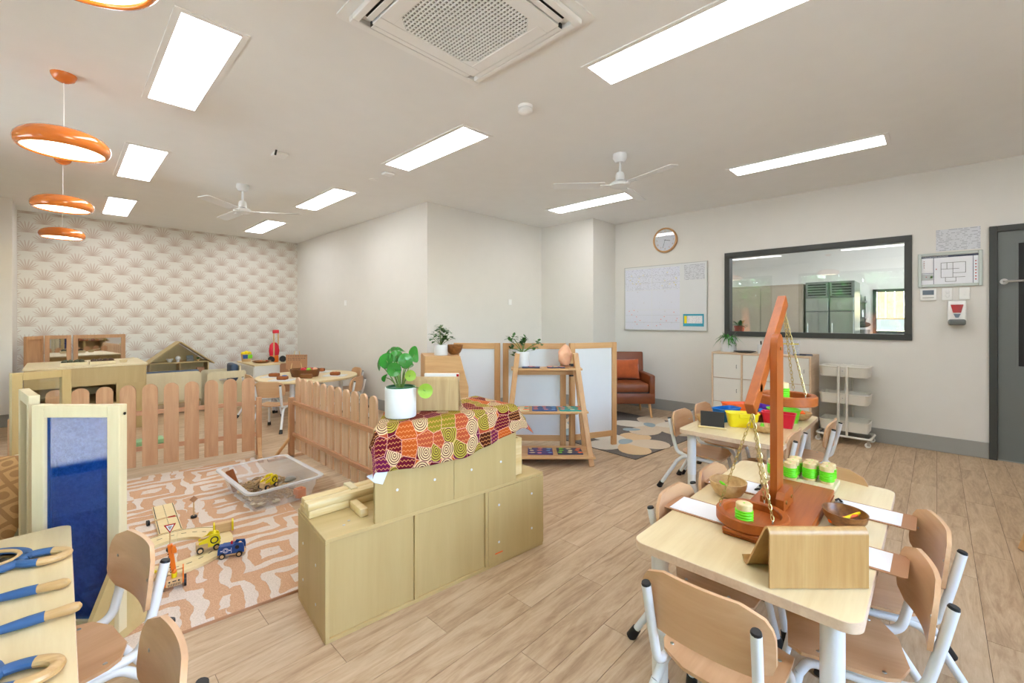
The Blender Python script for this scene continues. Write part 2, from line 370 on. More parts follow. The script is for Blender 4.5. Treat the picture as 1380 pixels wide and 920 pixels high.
def lathe(bm,prof,seg=28,c=(0,0,0),sx=1,sy=1):
    # prof: list of (r,z); r==0 closes with a point
    rings=[]
    for r,z in prof:
        if r<=1e-6: rings.append([bm.verts.new((c[0],c[1],c[2]+z))])
        else: rings.append([bm.verts.new((c[0]+sx*r*math.cos(2*PI*k/seg),c[1]+sy*r*math.sin(2*PI*k/seg),c[2]+z)) for k in range(seg)])
    for a,b in zip(rings,rings[1:]):
        for k in range(seg):
            k2=(k+1)%seg
            if len(a)==1 and len(b)==1: continue
            if len(a)==1: bm.faces.new((a[0],b[k2],b[k]))
            elif len(b)==1: bm.faces.new((a[k],a[k2],b[0]))
            else: bm.faces.new((a[k],a[k2],b[k2],b[k]))
    if len(rings[0])>1: bm.faces.new(rings[0][::-1])
    if len(rings[-1])>1: bm.faces.new(rings[-1])
    bmesh.ops.recalc_face_normals(bm,faces=bm.faces[:]); return bm
def prism(bm,poly,d,axis='z',off=0,mx=None):
    # poly (2D) extruded by d along axis from off
    def p3(a,b,c): return {'z':(a,b,c),'y':(a,c,b),'x':(c,a,b)}[axis]
    t=bmesh.new()
    lo=[t.verts.new(p3(a,b,off)) for a,b in poly]; hi=[t.verts.new(p3(a,b,off+d)) for a,b in poly]
    n=len(poly); t.faces.new(lo); t.faces.new(hi)
    for i in range(n): t.faces.new((lo[i],lo[(i+1)%n],hi[(i+1)%n],hi[i]))
    bmesh.ops.recalc_face_normals(t,faces=t.faces[:])
    if mx: t.transform(mx)
    add(bm,t); return bm
def rrect(x0,x1,y0,y1,r,n=5):
    if not isinstance(r,(list,tuple)): r=[r]*4
    out=[]
    for (cx,cy,a,rr) in ((x1,y1,0,r[0]),(x0,y1,PI/2,r[1]),(x0,y0,PI,r[2]),(x1,y0,1.5*PI,r[3])):
        ccx=cx-math.copysign(rr,1 if cx==x1 else -1); ccy=cy-math.copysign(rr,1 if cy==y1 else -1)
        for k in range(n+1):
            t=a+PI/2*k/n; out.append((ccx+rr*math.cos(t),ccy+rr*math.sin(t)))
    return out
def quadUV(x0,x1,y0,y1,th,axis='x'):
    pass
def sphere(bm,c,r,seg=12,ring=8,s=(1,1,1)):
    t=bmesh.new(); bmesh.ops.create_uvsphere(t,u_segments=seg,v_segments=ring,radius=r)
    for v in t.verts: v.co=Vector((c[0]+v.co.x*s[0],c[1]+v.co.y*s[1],c[2]+v.co.z*s[2]))
    add(bm,t); return bm
def cyl(bm,p,q,r,seg=14): return tube(bm,[p,q],r,seg)
def wallsheet(name,m,y0,y1,z0,z1,x,th=.002,parent=None):
    # thin sheet on the right-hand wall (normal -x) with UVs running left-to-right as seen
    bm=B(); v=[bm.verts.new((x-th,y1,z0)),bm.verts.new((x-th,y0,z0)),bm.verts.new((x-th,y0,z1)),bm.verts.new((x-th,y1,z1))]
    w_=[bm.verts.new((x,p.co.y,p.co.z)) for p in v]
    uv=bm.loops.layers.uv.new('UVMap'); f=bm.faces.new(v)
    for l,c in zip(f.loops,((0,0),(1,0),(1,1),(0,1))): l[uv].uv=c
    for i in range(4): bm.faces.new((v[i],v[(i+1)%4],w_[(i+1)%4],w_[i]))
    bmesh.ops.recalc_face_normals(bm,faces=bm.faces[:])
    return obj(name,bm,m,parent,smooth=False)
def text(name,body,size,m,parent,loc,rot,align='CENTER'):
    cu=bpy.data.curves.new(name,'FONT'); cu.body=body; cu.size=size; cu.align_x=align; cu.align_y='CENTER'; cu.extrude=.0004
    cu.materials.append(m); o=bpy.data.objects.new(name,cu); link(o); o.parent=parent; o.location=loc; o.rotation_euler=rot; return o
# ============================================================ THE SETTING
H=2.7; XR=5.86
X0,Y0,Y1=-1.6,-2.6,8.67
fl=struct(obj('floor',bx(X0,XR,Y0,Y1,-.05,-.003),M['joint'],smooth=False))
def plank_bm(l):
    return bx(.0009,l-.0009,.0009,PW-.0009,-.003,0,)
pm=bpy.data.meshes.new('plank'); t_=plank_bm(PL); 
bmesh.ops.delete(t_,geom=[f for f in t_.faces if f.normal.z<-.9],context='FACES'); t_.to_mesh(pm); t_.free(); pm.materials.append(M['floor'])
cells=[]
for row in range(int(math.floor(Y0/PW)),int(Y1/PW)+1):
    off=(row*.618%1)*PL
    for k in range(-4,9):
        a=off+k*PL; b=a+PL
        if b<=X0 or a>=XR: continue
        cx,cy=(max(a,X0)+min(b,XR))/2,(row+.5)*PW
        dep=cx*math.sin(VA)+cy*math.cos(VA); lat=cx*math.cos(VA)-cy*math.sin(VA)
        vis=dep>.8 and abs(lat/dep)<1.25
        full=a>=X0 and b<=XR and row*PW>=Y0 and (row+1)*PW<=Y1
        inroom=not(cy>4.4 and cx>3.0)
        cells.append((dep if (vis and full and inroom) else 99,row,a,b))
cells.sort(); rest=B()
for i,(dpt,row,a,b) in enumerate(cells):
    if i<300 and dpt<50:
        o=bpy.data.objects.new('plank',pm); link(o); o.parent=fl; o.location=(a,row*PW,0)
    else:
        a2,b2=max(a,X0),min(b,XR); y0,y1=max(row*PW,Y0),min((row+1)*PW,Y1)
        if b2-a2>.02 and y1-y0>.01: box(rest,a2+.0009,b2-.0009,y0+.0009,y1-.0009,-.003,0)
stuff(obj('plank_field',rest,M['floor'],fl,smooth=False))
struct(obj('ceiling',bx(X0-.2,XR+.2,Y0-.2,Y1+.2,H,H+.12),M['ceil'],smooth=False))
W=.15
struct(obj('wall_back',bx(X0,3.11,Y1,Y1+W,0,H),M['wallpaper'],smooth=False))
struct(obj('wall_side',bx(3.11,3.11+W,4.46+W,Y1,0,H),M['wall'],smooth=False))
struct(obj('wall_alcove',bx(3.11,5.26,4.46,4.46+W,0,H),M['wall'],smooth=False))
struct(obj('wall_column',bx(5.26,XR,3.5,4.46+W,0,H),M['wall'],smooth=False))
bm=B(); fx0,fx1=.2,2.2
box(bm,X0,fx0,Y0-W,Y0,0,H); box(bm,fx1,XR,Y0-W,Y0,0,H); box(bm,fx0,fx1,Y0-W,Y0,0,1.0); box(bm,fx0,fx1,Y0-W,Y0,2.45,H)
struct(obj('wall_front',bm,M['wall'],smooth=False))
bm=B()
for x in (fx0,fx0+.98,fx1-.05): box(bm,x,x+.05,Y0-.1,Y0-.04,1.0,2.45)
for z in (1.0,2.40): box(bm,fx0,fx1,Y0-.1,Y0-.04,z,z+.05)
f=struct(obj('window_5',bm,M['dgrey'],smooth=False)); obj('pane',bx(fx0+.03,fx1-.03,Y0-.075,Y0-.069,1.03,2.42),M['glass'],f,smooth=False)  # unseen window added behind the camera to brighten the foreground
# right wall with the kitchen window and the door opening
bm=B()
WY0,WY1,WZ0,WZ1=.175,1.927,1.055,2.097; DY0,DY1,DZ=-1.33,-.34,2.10
box(bm,XR,XR+W,WY1,3.5,0,H); box(bm,XR,XR+W,DY1,WY0,0,H); box(bm,XR,XR+W,WY0,WY1,0,WZ0); box(bm,XR,XR+W,WY0,WY1,WZ1,H)
box(bm,XR,XR+W,Y0,DY0,0,H); box(bm,XR,XR+W,DY0,DY1,DZ,H)
struct(obj('wall_right',bm,M['wall'],smooth=False))
# left wall with three tall windows, pier in front of the wallpaper
bm=B(); wins=[(-1.9,-.2),(.4,2.6),(3.2,5.4)]
ys=[Y0]+[v for p in wins for v in p]+[Y1]
for a,b in zip(ys[::2],ys[1::2]): box(bm,X0-W,X0,a,b,0,H)
for a,b in wins: box(bm,X0-W,X0,a,b,0,.25); box(bm,X0-W,X0,a,b,2.45,H)
struct(obj('wall_left',bm,M['wall'],smooth=False))
struct(obj('wall_pier',bx(X0,-.40,7.85,Y1,0,H),M['wall'],smooth=False))
n=2
for a,b in wins:
    bm=B()
    for y in (a,(a+b)/2-.025,b-.05): box(bm,X0-.1,X0-.04,y,y+.05,.25,2.45)
    for z in (.25,2.4): box(bm,X0-.1,X0-.04,a,b,z,z+.05)
    f=struct(obj('window_%d'%n,bm,M['dgrey'],smooth=False)); obj('pane',bx(X0-.075,X0-.069,a+.03,b-.03,.28,2.42),M['glass'],f,smooth=False); n+=1
# skirting
bh=.146
def skirt(name,x0,x1,y0,y1): struct(obj(name,bx(x0,x1,y0,y1,0,bh,.003),M['base'],smooth=False))
skirt('baseboard_right',XR-.014,XR,DY1+.0,3.5); skirt('baseboard_back',-.40,3.11,Y1-.014,Y1)
skirt('baseboard_side',3.096,3.11,4.46,Y1-.014); skirt('baseboard_alcove',3.096,5.26,4.446,4.46)
skirt('baseboard_column',5.246,5.26,3.486,4.446); skirt('baseboard_column_end',5.246,XR-.014,3.486,3.5)
skirt('baseboard_pier',-.9,-.386,7.836,7.85); skirt('baseboard_pier_side',-.40,-.386,7.85,Y1-.014)
# kitchen window
bm=B(); fw=.058
box(bm,XR-.02,XR+.10,WY0,WY1,WZ0,WZ0+fw,.002); box(bm,XR-.02,XR+.10,WY0,WY1,WZ1-fw,WZ1,.002)
box(bm,XR-.02,XR+.10,WY0,WY0+fw,WZ0+fw,WZ1-fw,.002); box(bm,XR-.02,XR+.10,WY1-fw,WY1,WZ0+fw,WZ1-fw,.002)
wf=struct(obj('window_1',bm,M['dgrey'],smooth=False)); obj('pane',bx(XR+.04,XR+.048,WY0+fw,WY1-fw,WZ0+fw,WZ1-fw),M['glass'],wf,smooth=False)
# door
bm=B(); dw=.05
box(bm,XR-.025,XR+.09,DY1-dw,DY1,0,DZ,.002); box(bm,XR-.025,XR+.09,DY0,DY0+dw,0,DZ,.002); box(bm,XR-.025,XR+.09,DY0+dw,DY1-dw,DZ-dw,DZ,.002)
df=struct(obj('door_1',bm,M['dgrey'],smooth=False))
bm=B(); a,b=DY0+dw+.004,DY1-dw-.004; v0,v1=-.86,-.515   # vision panel span
box(bm,XR+.0,XR+.04,v1,b,.01,DZ-dw-.004); box(bm,XR,XR+.04,a,v0,.01,DZ-dw-.004); box(bm,XR,XR+.04,v0,v1,.01,.85); box(bm,XR,XR+.04,v0,v1,1.935,DZ-dw-.004)
lf=obj('door_leaf',bm,M['door'],df,smooth=False)
obj('vision_panel',bx(XR+.012,XR+.02,v0,v1,.85,1.935),M['black'],lf,smooth=False)
bm=B(); 
for q in ((v0-.012,v0),(v1,v1+.012)): box(bm,XR-.004,XR,q[0],q[1],.84,1.945)
for q in ((.838,.85),(1.935,1.947)): box(bm,XR-.004,XR,v0,v1,q[0],q[1])
obj('glazing_bead',bm,M['door'],lf,smooth=False)
bm=B(); lathe(bm,[(.026,0),(.026,.012),(.02,.014)],20); bm.transform(Matrix.Translation((XR,-.43,1.6))@Matrix.Rotation(-PI/2,4,'Y'))
tube(bm,[(XR-.01,-.43,1.6),(XR-.055,-.43,1.6),(XR-.055,-.56,1.6)],.0095,12,rounded=.3)
obj('door_handle',bm,M['steel'],lf)
# ------------------------------------------------ the kitchen behind the window (seen through the glass, some strip lights added)
KX=10.6
struct(obj('wall_kitchen_back',(lambda bm:(box(bm,KX,KX+.1,-4,-.75,0,H),box(bm,KX,KX+.1,.86,5,0,H),box(bm,KX,KX+.1,-.75,.86,0,1.0),box(bm,KX,KX+.1,-.75,.86,1.82,H),bm)[-1])(B()),M['wall'],smooth=False))
struct(obj('wall_kitchen_side',bx(XR+W,KX+.1,3.6,3.7,0,H),M['wall'],smooth=False)); struct(obj('wall_kitchen_near',bx(XR+W,KX+.1,-4.1,-4,0,H),M['wall'],smooth=False))
struct(obj('floor_kitchen',bx(XR+W,KX,-4,3.6,-.05,0),M['base'],smooth=False)); struct(obj('ceiling_kitchen',bx(XR+W,KX+.1,-4,3.7,H,H+.1),M['ceil'],smooth=False))
bm=B()
for y in (-.75,.03,.81): box(bm,KX-.03,KX+.06,y,y+.05,1.0,1.82)
for z in (1.0,1.77): box(bm,KX-.03,KX+.06,-.75,.86,z,z+.05)
f=struct(obj('window_kitchen',bm,M['dgrey'],smooth=False)); obj('pane',bx(KX+.02,KX+.026,-.7,.81,1.05,1.77),M['glass'],f,smooth=False)
# outside: paling fence over sleepers beyond the kitchen window
fn=thing('paling_fence','timber paling fence over grey retaining sleepers, seen through the kitchen window','fence',(12.4,0,0))
for i in range(26):
    y=-2.2+i*.15; obj('paling',bx(0,.02,y,y+.138,1.28,2.9),M['pine'],fn,smooth=False)
obj('fence_rail',bx(.02,.06,-2.2,1.7,1.2,1.3),M['oakx'],fn,smooth=False)
for i,z in enumerate((.5,.76,1.02)): obj('sleeper',bx(-.03,.05,-2.2,1.7,z,z+.245,.005),M['base'],fn,smooth=False)
struct(obj('shade_eave',bx(KX+.1,13.6,-4,4,H-.1,H),M['ceil'],smooth=False))   # unseen eave added to shade the fence outside the kitchen
struct(obj('floor_side_path',bx(KX+.1,14,-6,6,-.1,-.02),M['base'],smooth=False))
# strip lights in the kitchen ceiling
def strip(x,y0,y1,label,gr,name='kitchen_strip_light',wd=.22):
    o=obj(name,bx(-wd/2,wd/2,0,y1-y0,-.03,0,.003),M['lamp'],smooth=False); tag(o,label,'light',(x,y0,H),0,gr)
strip(7.2,1.2,2.9,'long kitchen strip light at the upper left of the kitchen window','kitchen strip lights')
strip(7.9,-.7,.5,'kitchen strip light nearest the top right corner of the kitchen window','kitchen strip lights')
strip(9.6,-.4,1.1,'long kitchen strip light in the middle depth of the kitchen ceiling','kitchen strip lights')
strip(6.9,-.9,.4,'added kitchen fill light close above the window, toward the door side','kitchen strip lights'); strip(8.6,2.2,3.4,'added kitchen fill light over the brown cupboard block','kitchen strip lights')  # both strips added to brighten the kitchen
strip(9.0,-2.6,-1.2,'added kitchen fill light deep on the door side of the kitchen','kitchen strip lights')  # extra strip added for more kitchen light
strip(10.2,-2.4,-.8,'added kitchen fill light out past the right edge of the kitchen window','kitchen strip lights')  # likewise added to lift the kitchen brightness
# tall cupboards, fridges, bench, shelves
t=thing('tall_cupboard','tall brown panelled cupboard block behind the kitchen window','cupboard',(8.7,2.18,0))
obj('carcass',bx(-.3,.3,-.62,.62,0,1.84,.004),plain('taupe_laminate',(150,136,120),.45),t,smooth=False)
for k in (-.6,.01): obj('side_panel',bx(-.312,-.3,k,k+.59,.1,1.8,.003),plain('taupe_panel',(160,146,128),.4),t,smooth=False)
def fridge(y,label):
    t=thing('steel_fridge',label,'fridge',(8.75,y,0),0,'steel fridges in the kitchen')
    obj('carcass',bx(-.3,.35,-.158,.158,.08,1.86,.006),M['dsteel'],t,smooth=False)
    for z0,z1 in ((.1,1.38),(1.4,1.6)): obj('door',bx(-.33,-.3,-.15,.15,z0,z1,.006),M['steel'],t,smooth=False)
    g=obj('vent_grille',bx(-.325,-.3,-.14,.14,1.62,1.84,.003),M['dsteel'],t,smooth=False)
    bm=B(); 
    for k in range(5): box(bm,-.33,-.325,-.12,.12,1.64+.04*k,1.662+.04*k)
    obj('slot',bm,M['black'],g,smooth=False)
    obj('door_handle',cyl(B(),(-.36,.12,.9),(-.36,.12,1.2),.01),M['steel'],t)
    bm=B(); [cyl(bm,(x,y_,0),(x,y_,.08),.025) for x in (-.24,.28) for y_ in (-.12,.12)]; obj('leg',bm,M['black'],t)
fridge(1.38,'steel fridge with a slotted grille next to the brown cupboard block, in the kitchen'); fridge(1.06,'steel fridge right of the other one, in the kitchen')
t=thing('kitchen_bench','stainless steel kitchen bench under the fence window','bench',(10.2,.4,0))
obj('worktop',bx(-.38,.38,-1.5,1.5,.9,.94,.003),M['steel'],t,smooth=False)
for x in (-.33,.33):
    for y in (-1.4,0,1.4): obj('leg',cyl(B(),(x,y,0),(x,y,.9),.02),M['steel'],t)
t=thing('wall_shelf_unit','pair of steel wall shelves beside the fence window','shelf',(10.45,1.22,0))
for z in (1.28,1.58): obj('shelf',bx(-.16,.15,-.28,.28,z,z+.025),M['steel'],t,smooth=False)
for y in (-.25,.25): obj('bracket',bx(.1,.15,y-.01,y+.01,1.15,1.7),M['dsteel'],t,smooth=False)
lab=['left','second from left','middle','fourth from left','right']
for k in range(5):
    o=obj('steel_jug',lathe(B(),[(0,0),(.05,0),(.055,.05),(.045,.12),(.05,.14),(.044,.138),(.04,.05),(0,.02)],14),M['steel']); tag(o,'small steel jug on the lower kitchen shelf, %s in its row'%lab[k],'jug',(10.44,1.43-.105*k,1.305),0,'jugs on the kitchen shelves')
for k in range(3):
    o=obj('steel_jug',lathe(B(),[(0,0),(.05,0),(.055,.05),(.045,.1),(.05,.12),(.044,.118),(.04,.05),(0,.02)],14),M['steel']); tag(o,'small steel jug on the upper kitchen shelf, %s in its row'%['left','middle','right'][k],'jug',(10.44,1.40-.17*k,1.605),0,'jugs on the kitchen shelves')
t=thing('stand_mixer','dark stand mixer on the kitchen bench left of the fence window','mixer',(10.05,1.0,.94),.3)
obj('mixer_body',sphere(box(box(B(),-.06,.06,.04,.12,0,.2,.01),-.09,.09,-.12,.12,0,.03,.01),(0,-.02,.23),.07,14,10,(1,2,.8)),M['chalk'],t)
obj('mixing_bowl',lathe(B(),[(0,.03),(.05,.03),(.075,.09),(.08,.14),(.076,.14),(0,.05)],18,(0,-.07,0)),M['steel'],t)
# plant in a red pot on the kitchen side of the sill
sb=struct(obj('trim_1',bx(XR+.1,XR+.42,WY0-.1,WY1+.1,1.02,1.05,.004),M['steel'],smooth=False))
t=thing('potted_plant','small plant in a red pot behind the lower left corner of the kitchen window','plant',(XR+.27,1.84,1.05))
obj('plant_pot',lathe(B(),[(0,0),(.05,0),(.062,.11),(.066,.11),(.066,.13),(.056,.13),(.05,.11),(0,.11)],20),plain('red_pot_glaze',(180,60,40),.4),t)
rnd=random.Random(3); bm=B()
def leaf(bm,p,d,l,w_,droop=.3,fold=.15,n=4):
    d=Vector(d).normalized(); up=Vector((0,0,1)); s=d.cross(up); s=s.normalized() if s.length>.05 else Vector((1,0,0)); nrm=s.cross(d).normalized()
    P=Vector(p); prev=None
    for i in range(n+1):
        f=i/n; wd=w_*math.sin(PI*min(.999,max(.03,f**.8)))/2; c=P+d*l*f-Vector((0,0,droop*l*f*f)); 
        a=bm.verts.new(c-s*wd+nrm*fold*wd); m_=bm.verts.new(c); b=bm.verts.new(c+s*wd+nrm*fold*wd)
        if prev: bm.faces.new((prev[0],prev[1],m_,a)); bm.faces.new((prev[1],prev[2],b,m_))
        prev=(a,m_,b)
for k in range(26):
    a=rnd.random()*2*PI; e=rnd.uniform(.2,1.2); p=(.02*math.cos(a),.02*math.sin(a),.12+.02*rnd.random()); leaf(bm,p,(math.cos(a)*math.cos(e),math.sin(a)*math.cos(e),math.sin(e)),rnd.uniform(.08,.15),.035,.4)
obj('foliage',bm,M['leaf2'],t)
# ------------------------------------------------ outside the left windows
g=struct(obj('floor_garden',bx(-30,X0-W,-20,25,-.3,-.1),plain('sun_bounce_paving',(196,190,178),.9,var=.1),smooth=False))  # unseen ground, made pale so the sun bounces up to the ceiling
rnd=random.Random(5)
for i,(x,y,h_) in enumerate(((-6.5,1.5,5.5),(-7.5,5.5,6.5),(-6.3,9.5,5.5),(-7.5,-3,6))):
    t=thing('garden_tree','leafy garden tree outside the left windows, %s'%['opposite the table','behind the middle window','farthest along','nearest the front wall'][i],'tree',(x,y,-.1),0,'trees outside the left windows')
    obj('trunk',tube(B(),[(0,0,0),(.1,.05,h_*.3),(0,.1,h_*.55),(.1,0,h_*.8)],[.16,.13,.1,.05],8),M['bark'],t)
    bm=B()
    for k in range(3600):
        a=rnd.random()*2*PI; e=math.acos(rnd.uniform(-1,1)); r=rnd.uniform(.5,1)**.5; p=Vector((2.1*r*math.sin(e)*math.cos(a),2.1*r*math.sin(e)*math.sin(a),h_*.62+h_*.34*r*math.cos(e)))
        q=Vector((rnd.gauss(0,1),rnd.gauss(0,1),rnd.gauss(0,1))).normalized(); u=q.orthogonal().normalized()*.19; v=q.cross(u)*.7
        bm.faces.new([bm.verts.new(p+c) for c in (u,v,-u,-v)])
    stuff(obj('foliage',bm,M['leaf2'],t,smooth=False))
hd=obj('backdrop',(lambda bm:([box(bm,-.5,.5,-16+k*1.5,-16+k*1.5+1.45,0,2.6+.3*math.sin(k*2.1),.12) for k in range(24)],bm)[-1])(B()),plain('backdrop_green',(38,58,26),.9,var=.5)); tag(hd,'tall green backdrop added outside the left windows to block the horizon','backdrop',(-10,0,-.1))  # unseen green mass added to hide the bright horizon from reflections
# ============================================================ CEILING
def panel(x,y,label,wd=.247,ln=1.125):
    t=thing('ceiling_panel_light',label,'light',(x,y,H),0,'recessed ceiling panel lights')
    obj('diffuser',bx(-wd/2,wd/2,-ln/2,ln/2,-.004,-.001),M['lamp'],t,smooth=False)
    bm=B(); e=.03; 
    for a in (-1,1):
        box(bm,a*(wd/2+e/2)-e/2,a*(wd/2+e/2)+e/2,-ln/2-e,ln/2+e,-.006,0); box(bm,-wd/2,wd/2,a*(ln/2+e/2)-e/2,a*(ln/2+e/2)+e/2,-.006,0)
    obj('frame',bm,M['ceil'],t,smooth=False)
rows=[(.515,'left row by the orange pendants'),(2.21,'middle row'),(4.575,'right row')]
ylab={-1.33:'behind the camera',.86:'nearest the camera',3.09:'second from the camera',5.30:'third from the camera',7.52:'farthest, by the wallpaper'}
for x,rl in rows:
    for y,yl in ylab.items():
        if x>4 and y>4: continue
        panel(x,y,'ceiling panel light of the %s, %s'%(rl,yl))
def pendant(y,label):
    t=thing('pendant_lamp',label,'pendant lamp',(.012,y,H),0,'orange pendant lamps')
    obj('ceiling_rose',lathe(B(),[(.058,0),(.056,-.012),(.045,-.032),(.02,-.046),(0,-.05)],28),M['orange'],t)
    obj('cable',cyl(B(),(0,0,-.05),(0,0,-.335),.0028,8),M['plastw'],t)
    s=obj('lamp_shade',lathe(B(),[(.0,-.330),(.03,-.330),(.09,-.334),(.145,-.346),(.182,-.366),(.203,-.392),(.207,-.415),(.202,-.438),(.19,-.452),(.180,-.454),(.176,-.450),(.174,-.436),(.0,-.41)],56),M['orange'],t,ang=60)
    obj('diffuser',lathe(B(),[(0,-.434),(.174,-.436),(.175,-.444),(.0,-.450)],48),M['pend'],t)
for y,l in ((1.72,'orange pendant lamp nearest the camera, cut by the top edge'),(3.68,'second orange pendant lamp from the camera, largest fully visible one'),(5.635,'third orange pendant lamp, hanging below the second'),(7.6,'farthest and lowest orange pendant lamp, in front of the palm wallpaper')): pendant(y,l)
def fan(x,y,hub,angs,label,L_=.58):
    t=thing('ceiling_fan',label,'fan',(x,y,H),0,'white ceiling fans')
    obj('canopy',lathe(B(),[(.06,0),(.062,-.03),(.05,-.055),(.035,-.07),(.0,-.072)],28),M['white'],t)
    obj('downrod',cyl(B(),(0,0,-.07),(0,0,hub+.1),.011),M['white'],t)
    obj('motor_neck',lathe(B(),[(0,hub+.11),(.03,hub+.11),(.038,hub+.09),(.04,hub+.04),(0,hub+.04)],24),M['white'],t)
    h=obj('motor_housing',lathe(B(),[(0,hub+.03),(.07,hub+.028),(.088,hub+.01),(.085,hub-.008),(.05,hub-.022),(0,hub-.026)],32),M['white'],t)
    obj('gap_ring',lathe(B(),[(0,hub+.042),(.036,hub+.042),(.036,hub+.029),(0,hub+.029)],24),M['black'],t)
    for a in angs:
        bm=B(); pr=rrect(.13,L_,-.055,.055,.02,3); prism(bm,pr,.005,'z',0); bm.transform(Matrix.Rotation(math.radians(9),4,'X'))
        box(bm,.06,.17,-.018,.018,-.004,.004); bm.transform(Matrix.Translation((0,0,hub))@Matrix.Rotation(math.radians(a),4,'Z'))
        obj('blade',bm,M['white'],t)
fan(3.39,1.98,-.27,(130,10,-106),'white three-blade ceiling fan near the clock and the right wall')
fan(1.353,5.323,-.285,(222,-32,97),'white three-blade ceiling fan in front of the palm wallpaper')
# air conditioner cassette
t=thing('ceiling_air_conditioner','square white ceiling air conditioner cassette with a mesh grille','air conditioner',(1.335,1.60,H))
s=.435
obj('surround_panel',prism(B(),rrect(-s,s,-s,s,.015,2),-.008,'z',0),M['plastw'],t,smooth=False)
fr=B(); a0,a1=.37,.40
obj('outer_frame',(lambda bm:([box(bm,*q,-.035,-.008,.004) for q in ((-.39,.39,.355,.39),(-.39,.39,-.39,-.355),(-.39,-.355,-.355,.355),(.355,.39,-.355,.355))],bm)[-1])(B()),M['plastw'],t,smooth=False)
for k in range(4):
    bm=bx(-.30,.30,.315,.352,-.03,-.008); bm.transform(Matrix.Rotation(k*PI/2,4,'Z')); obj('air_slot',bm,M['black'],t,smooth=False)
    bm=bx(-.30,.30,.318,.347,-.040,-.034,.002); bm.transform(Matrix.Rotation(k*PI/2,4,'Z')); obj('louvre',bm,M['plastw'],t,smooth=False)
cf=obj('centre_panel',(lambda bm:([box(bm,*q,-.045,-.02,.003) for q in ((-.312,.312,.24,.312),(-.312,.312,-.312,-.24),(-.312,-.24,-.24,.24),(.24,.312,-.24,.24))],[prism(bm,[(.242*sx,.242*sy),(.242*sx,.17*sy),(.17*sx,.242*sy)],.02,'z',-.043) for sx in (-1,1) for sy in (-1,1)],bm)[-1])(B()),M['plastw'],t,smooth=False)
obj('filter_backing',bx(-.25,.25,-.25,.25,-.02,-.015),plain('grey_filter',(120,120,108),.8),cf,smooth=False)
bm=B()
for k in range(25):
    c=-.24+.02*k; box(bm,c-.003,c+.003,-.25,.25,-.042,-.036); box(bm,-.25,.25,c-.003,c+.003,-.041,-.035)
stuff(obj('mesh_grille',bm,M['plastw'],cf,smooth=False))
# small ceiling devices
t=thing('smoke_detector','round white smoke detector in the middle of the ceiling','smoke detector',(2.18,1.99,H))
obj('detector_base',lathe(B(),[(.05,0),(.05,-.02),(0,-.02)],28),M['plastw'],t); obj('detector_head',lathe(B(),[(.046,-.022),(.048,-.04),(.03,-.052),(.0,-.055)],28),M['plastw'],t)
t=thing('emergency_light','square white emergency ceiling light with a black sensor stub','emergency light',(1.322,4.089,H))
obj('light_plate',bx(-.055,.055,-.055,.055,-.022,0,.004),M['plastw'],t,smooth=False); obj('sensor_stub',cyl(B(),(-.05,-.07,-.0),(-.06,-.075,-.045),.008),M['black'],t)
obj('painted_edge_shade',bx(-.05,.06,.055,.062,-.012,0),M['black'],t,smooth=False)  # black strip put in as the shade along the plate edge
t=thing('ceiling_sensor','flat rectangular white sensor beside the middle row light','sensor',(2.237,3.866,H)); obj('sensor_cover',bx(-.05,.05,-.04,.04,-.022,0,.008,2),M['plastw'],t)
t=thing('sprinkler_cover','small round white ceiling cover beside the rectangular sensor','cover plate',(2.238,4.161,H)); obj('cover_disc',lathe(B(),[(.04,0),(.038,-.006),(0,-.007)],24),M['plastw'],t)
# ============================================================ THINGS ON THE WALLS
t=thing('wall_clock','round wall clock with a pale timber rim and white face','clock',(XR,2.708,2.362))
R=Matrix.Rotation(-PI/2,4,'Y')
bm=lathe(B(),[(.172,0),(.172,.03),(.16,.038),(.15,.032),(.15,.012),(0,.012)],48); bm.transform(R); obj('clock_rim',bm,M['oak'],t)
bm=lathe(B(),[(.151,.013),(.151,.016),(0,.016)],48); bm.transform(R); cf=obj('clock_face',bm,M['paper'],t)
bm=lathe(B(),[(.149,.026),(.149,.028),(0,.028)],48); bm.transform(R); obj('clock_glass',bm,M['clear'],t)
def mtext(name,body,size,m,parent,loc,rot=(PI/2,0,-PI/2),ax='CENTER'):
    cu=bpy.data.curves.new(name,'FONT'); cu.body=body; cu.size=size; cu.align_x=ax; cu.align_y='CENTER'; cu.extrude=.0003; cu.resolution_u=3
    tmp=bpy.data.objects.new('tmp',cu); me=bpy.data.meshes.new_from_object(tmp); bpy.data.objects.remove(tmp); me.materials.clear(); me.materials.append(m)
    o=bpy.data.objects.new(name,me); link(o); o.parent=parent; o.location=loc; o.rotation_euler=rot; return o
for h_ in range(1,13):
    a=PI/2-h_*PI/6; mtext('numeral',str(h_),.032,M['oak'],cf,(-.0185,-.12*math.cos(a),.12*math.sin(a)))
for a,l,w_,nm in ((100,.075,.006,'hour_hand'),(197,.11,.004,'minute_hand')):
    bm=bx(-.0215,-.0205,-w_/2,w_/2,-.012,l); bm.transform(Matrix.Rotation(math.radians(a),4,'X')); obj(nm,bm,M['dgrey'],t,smooth=False)
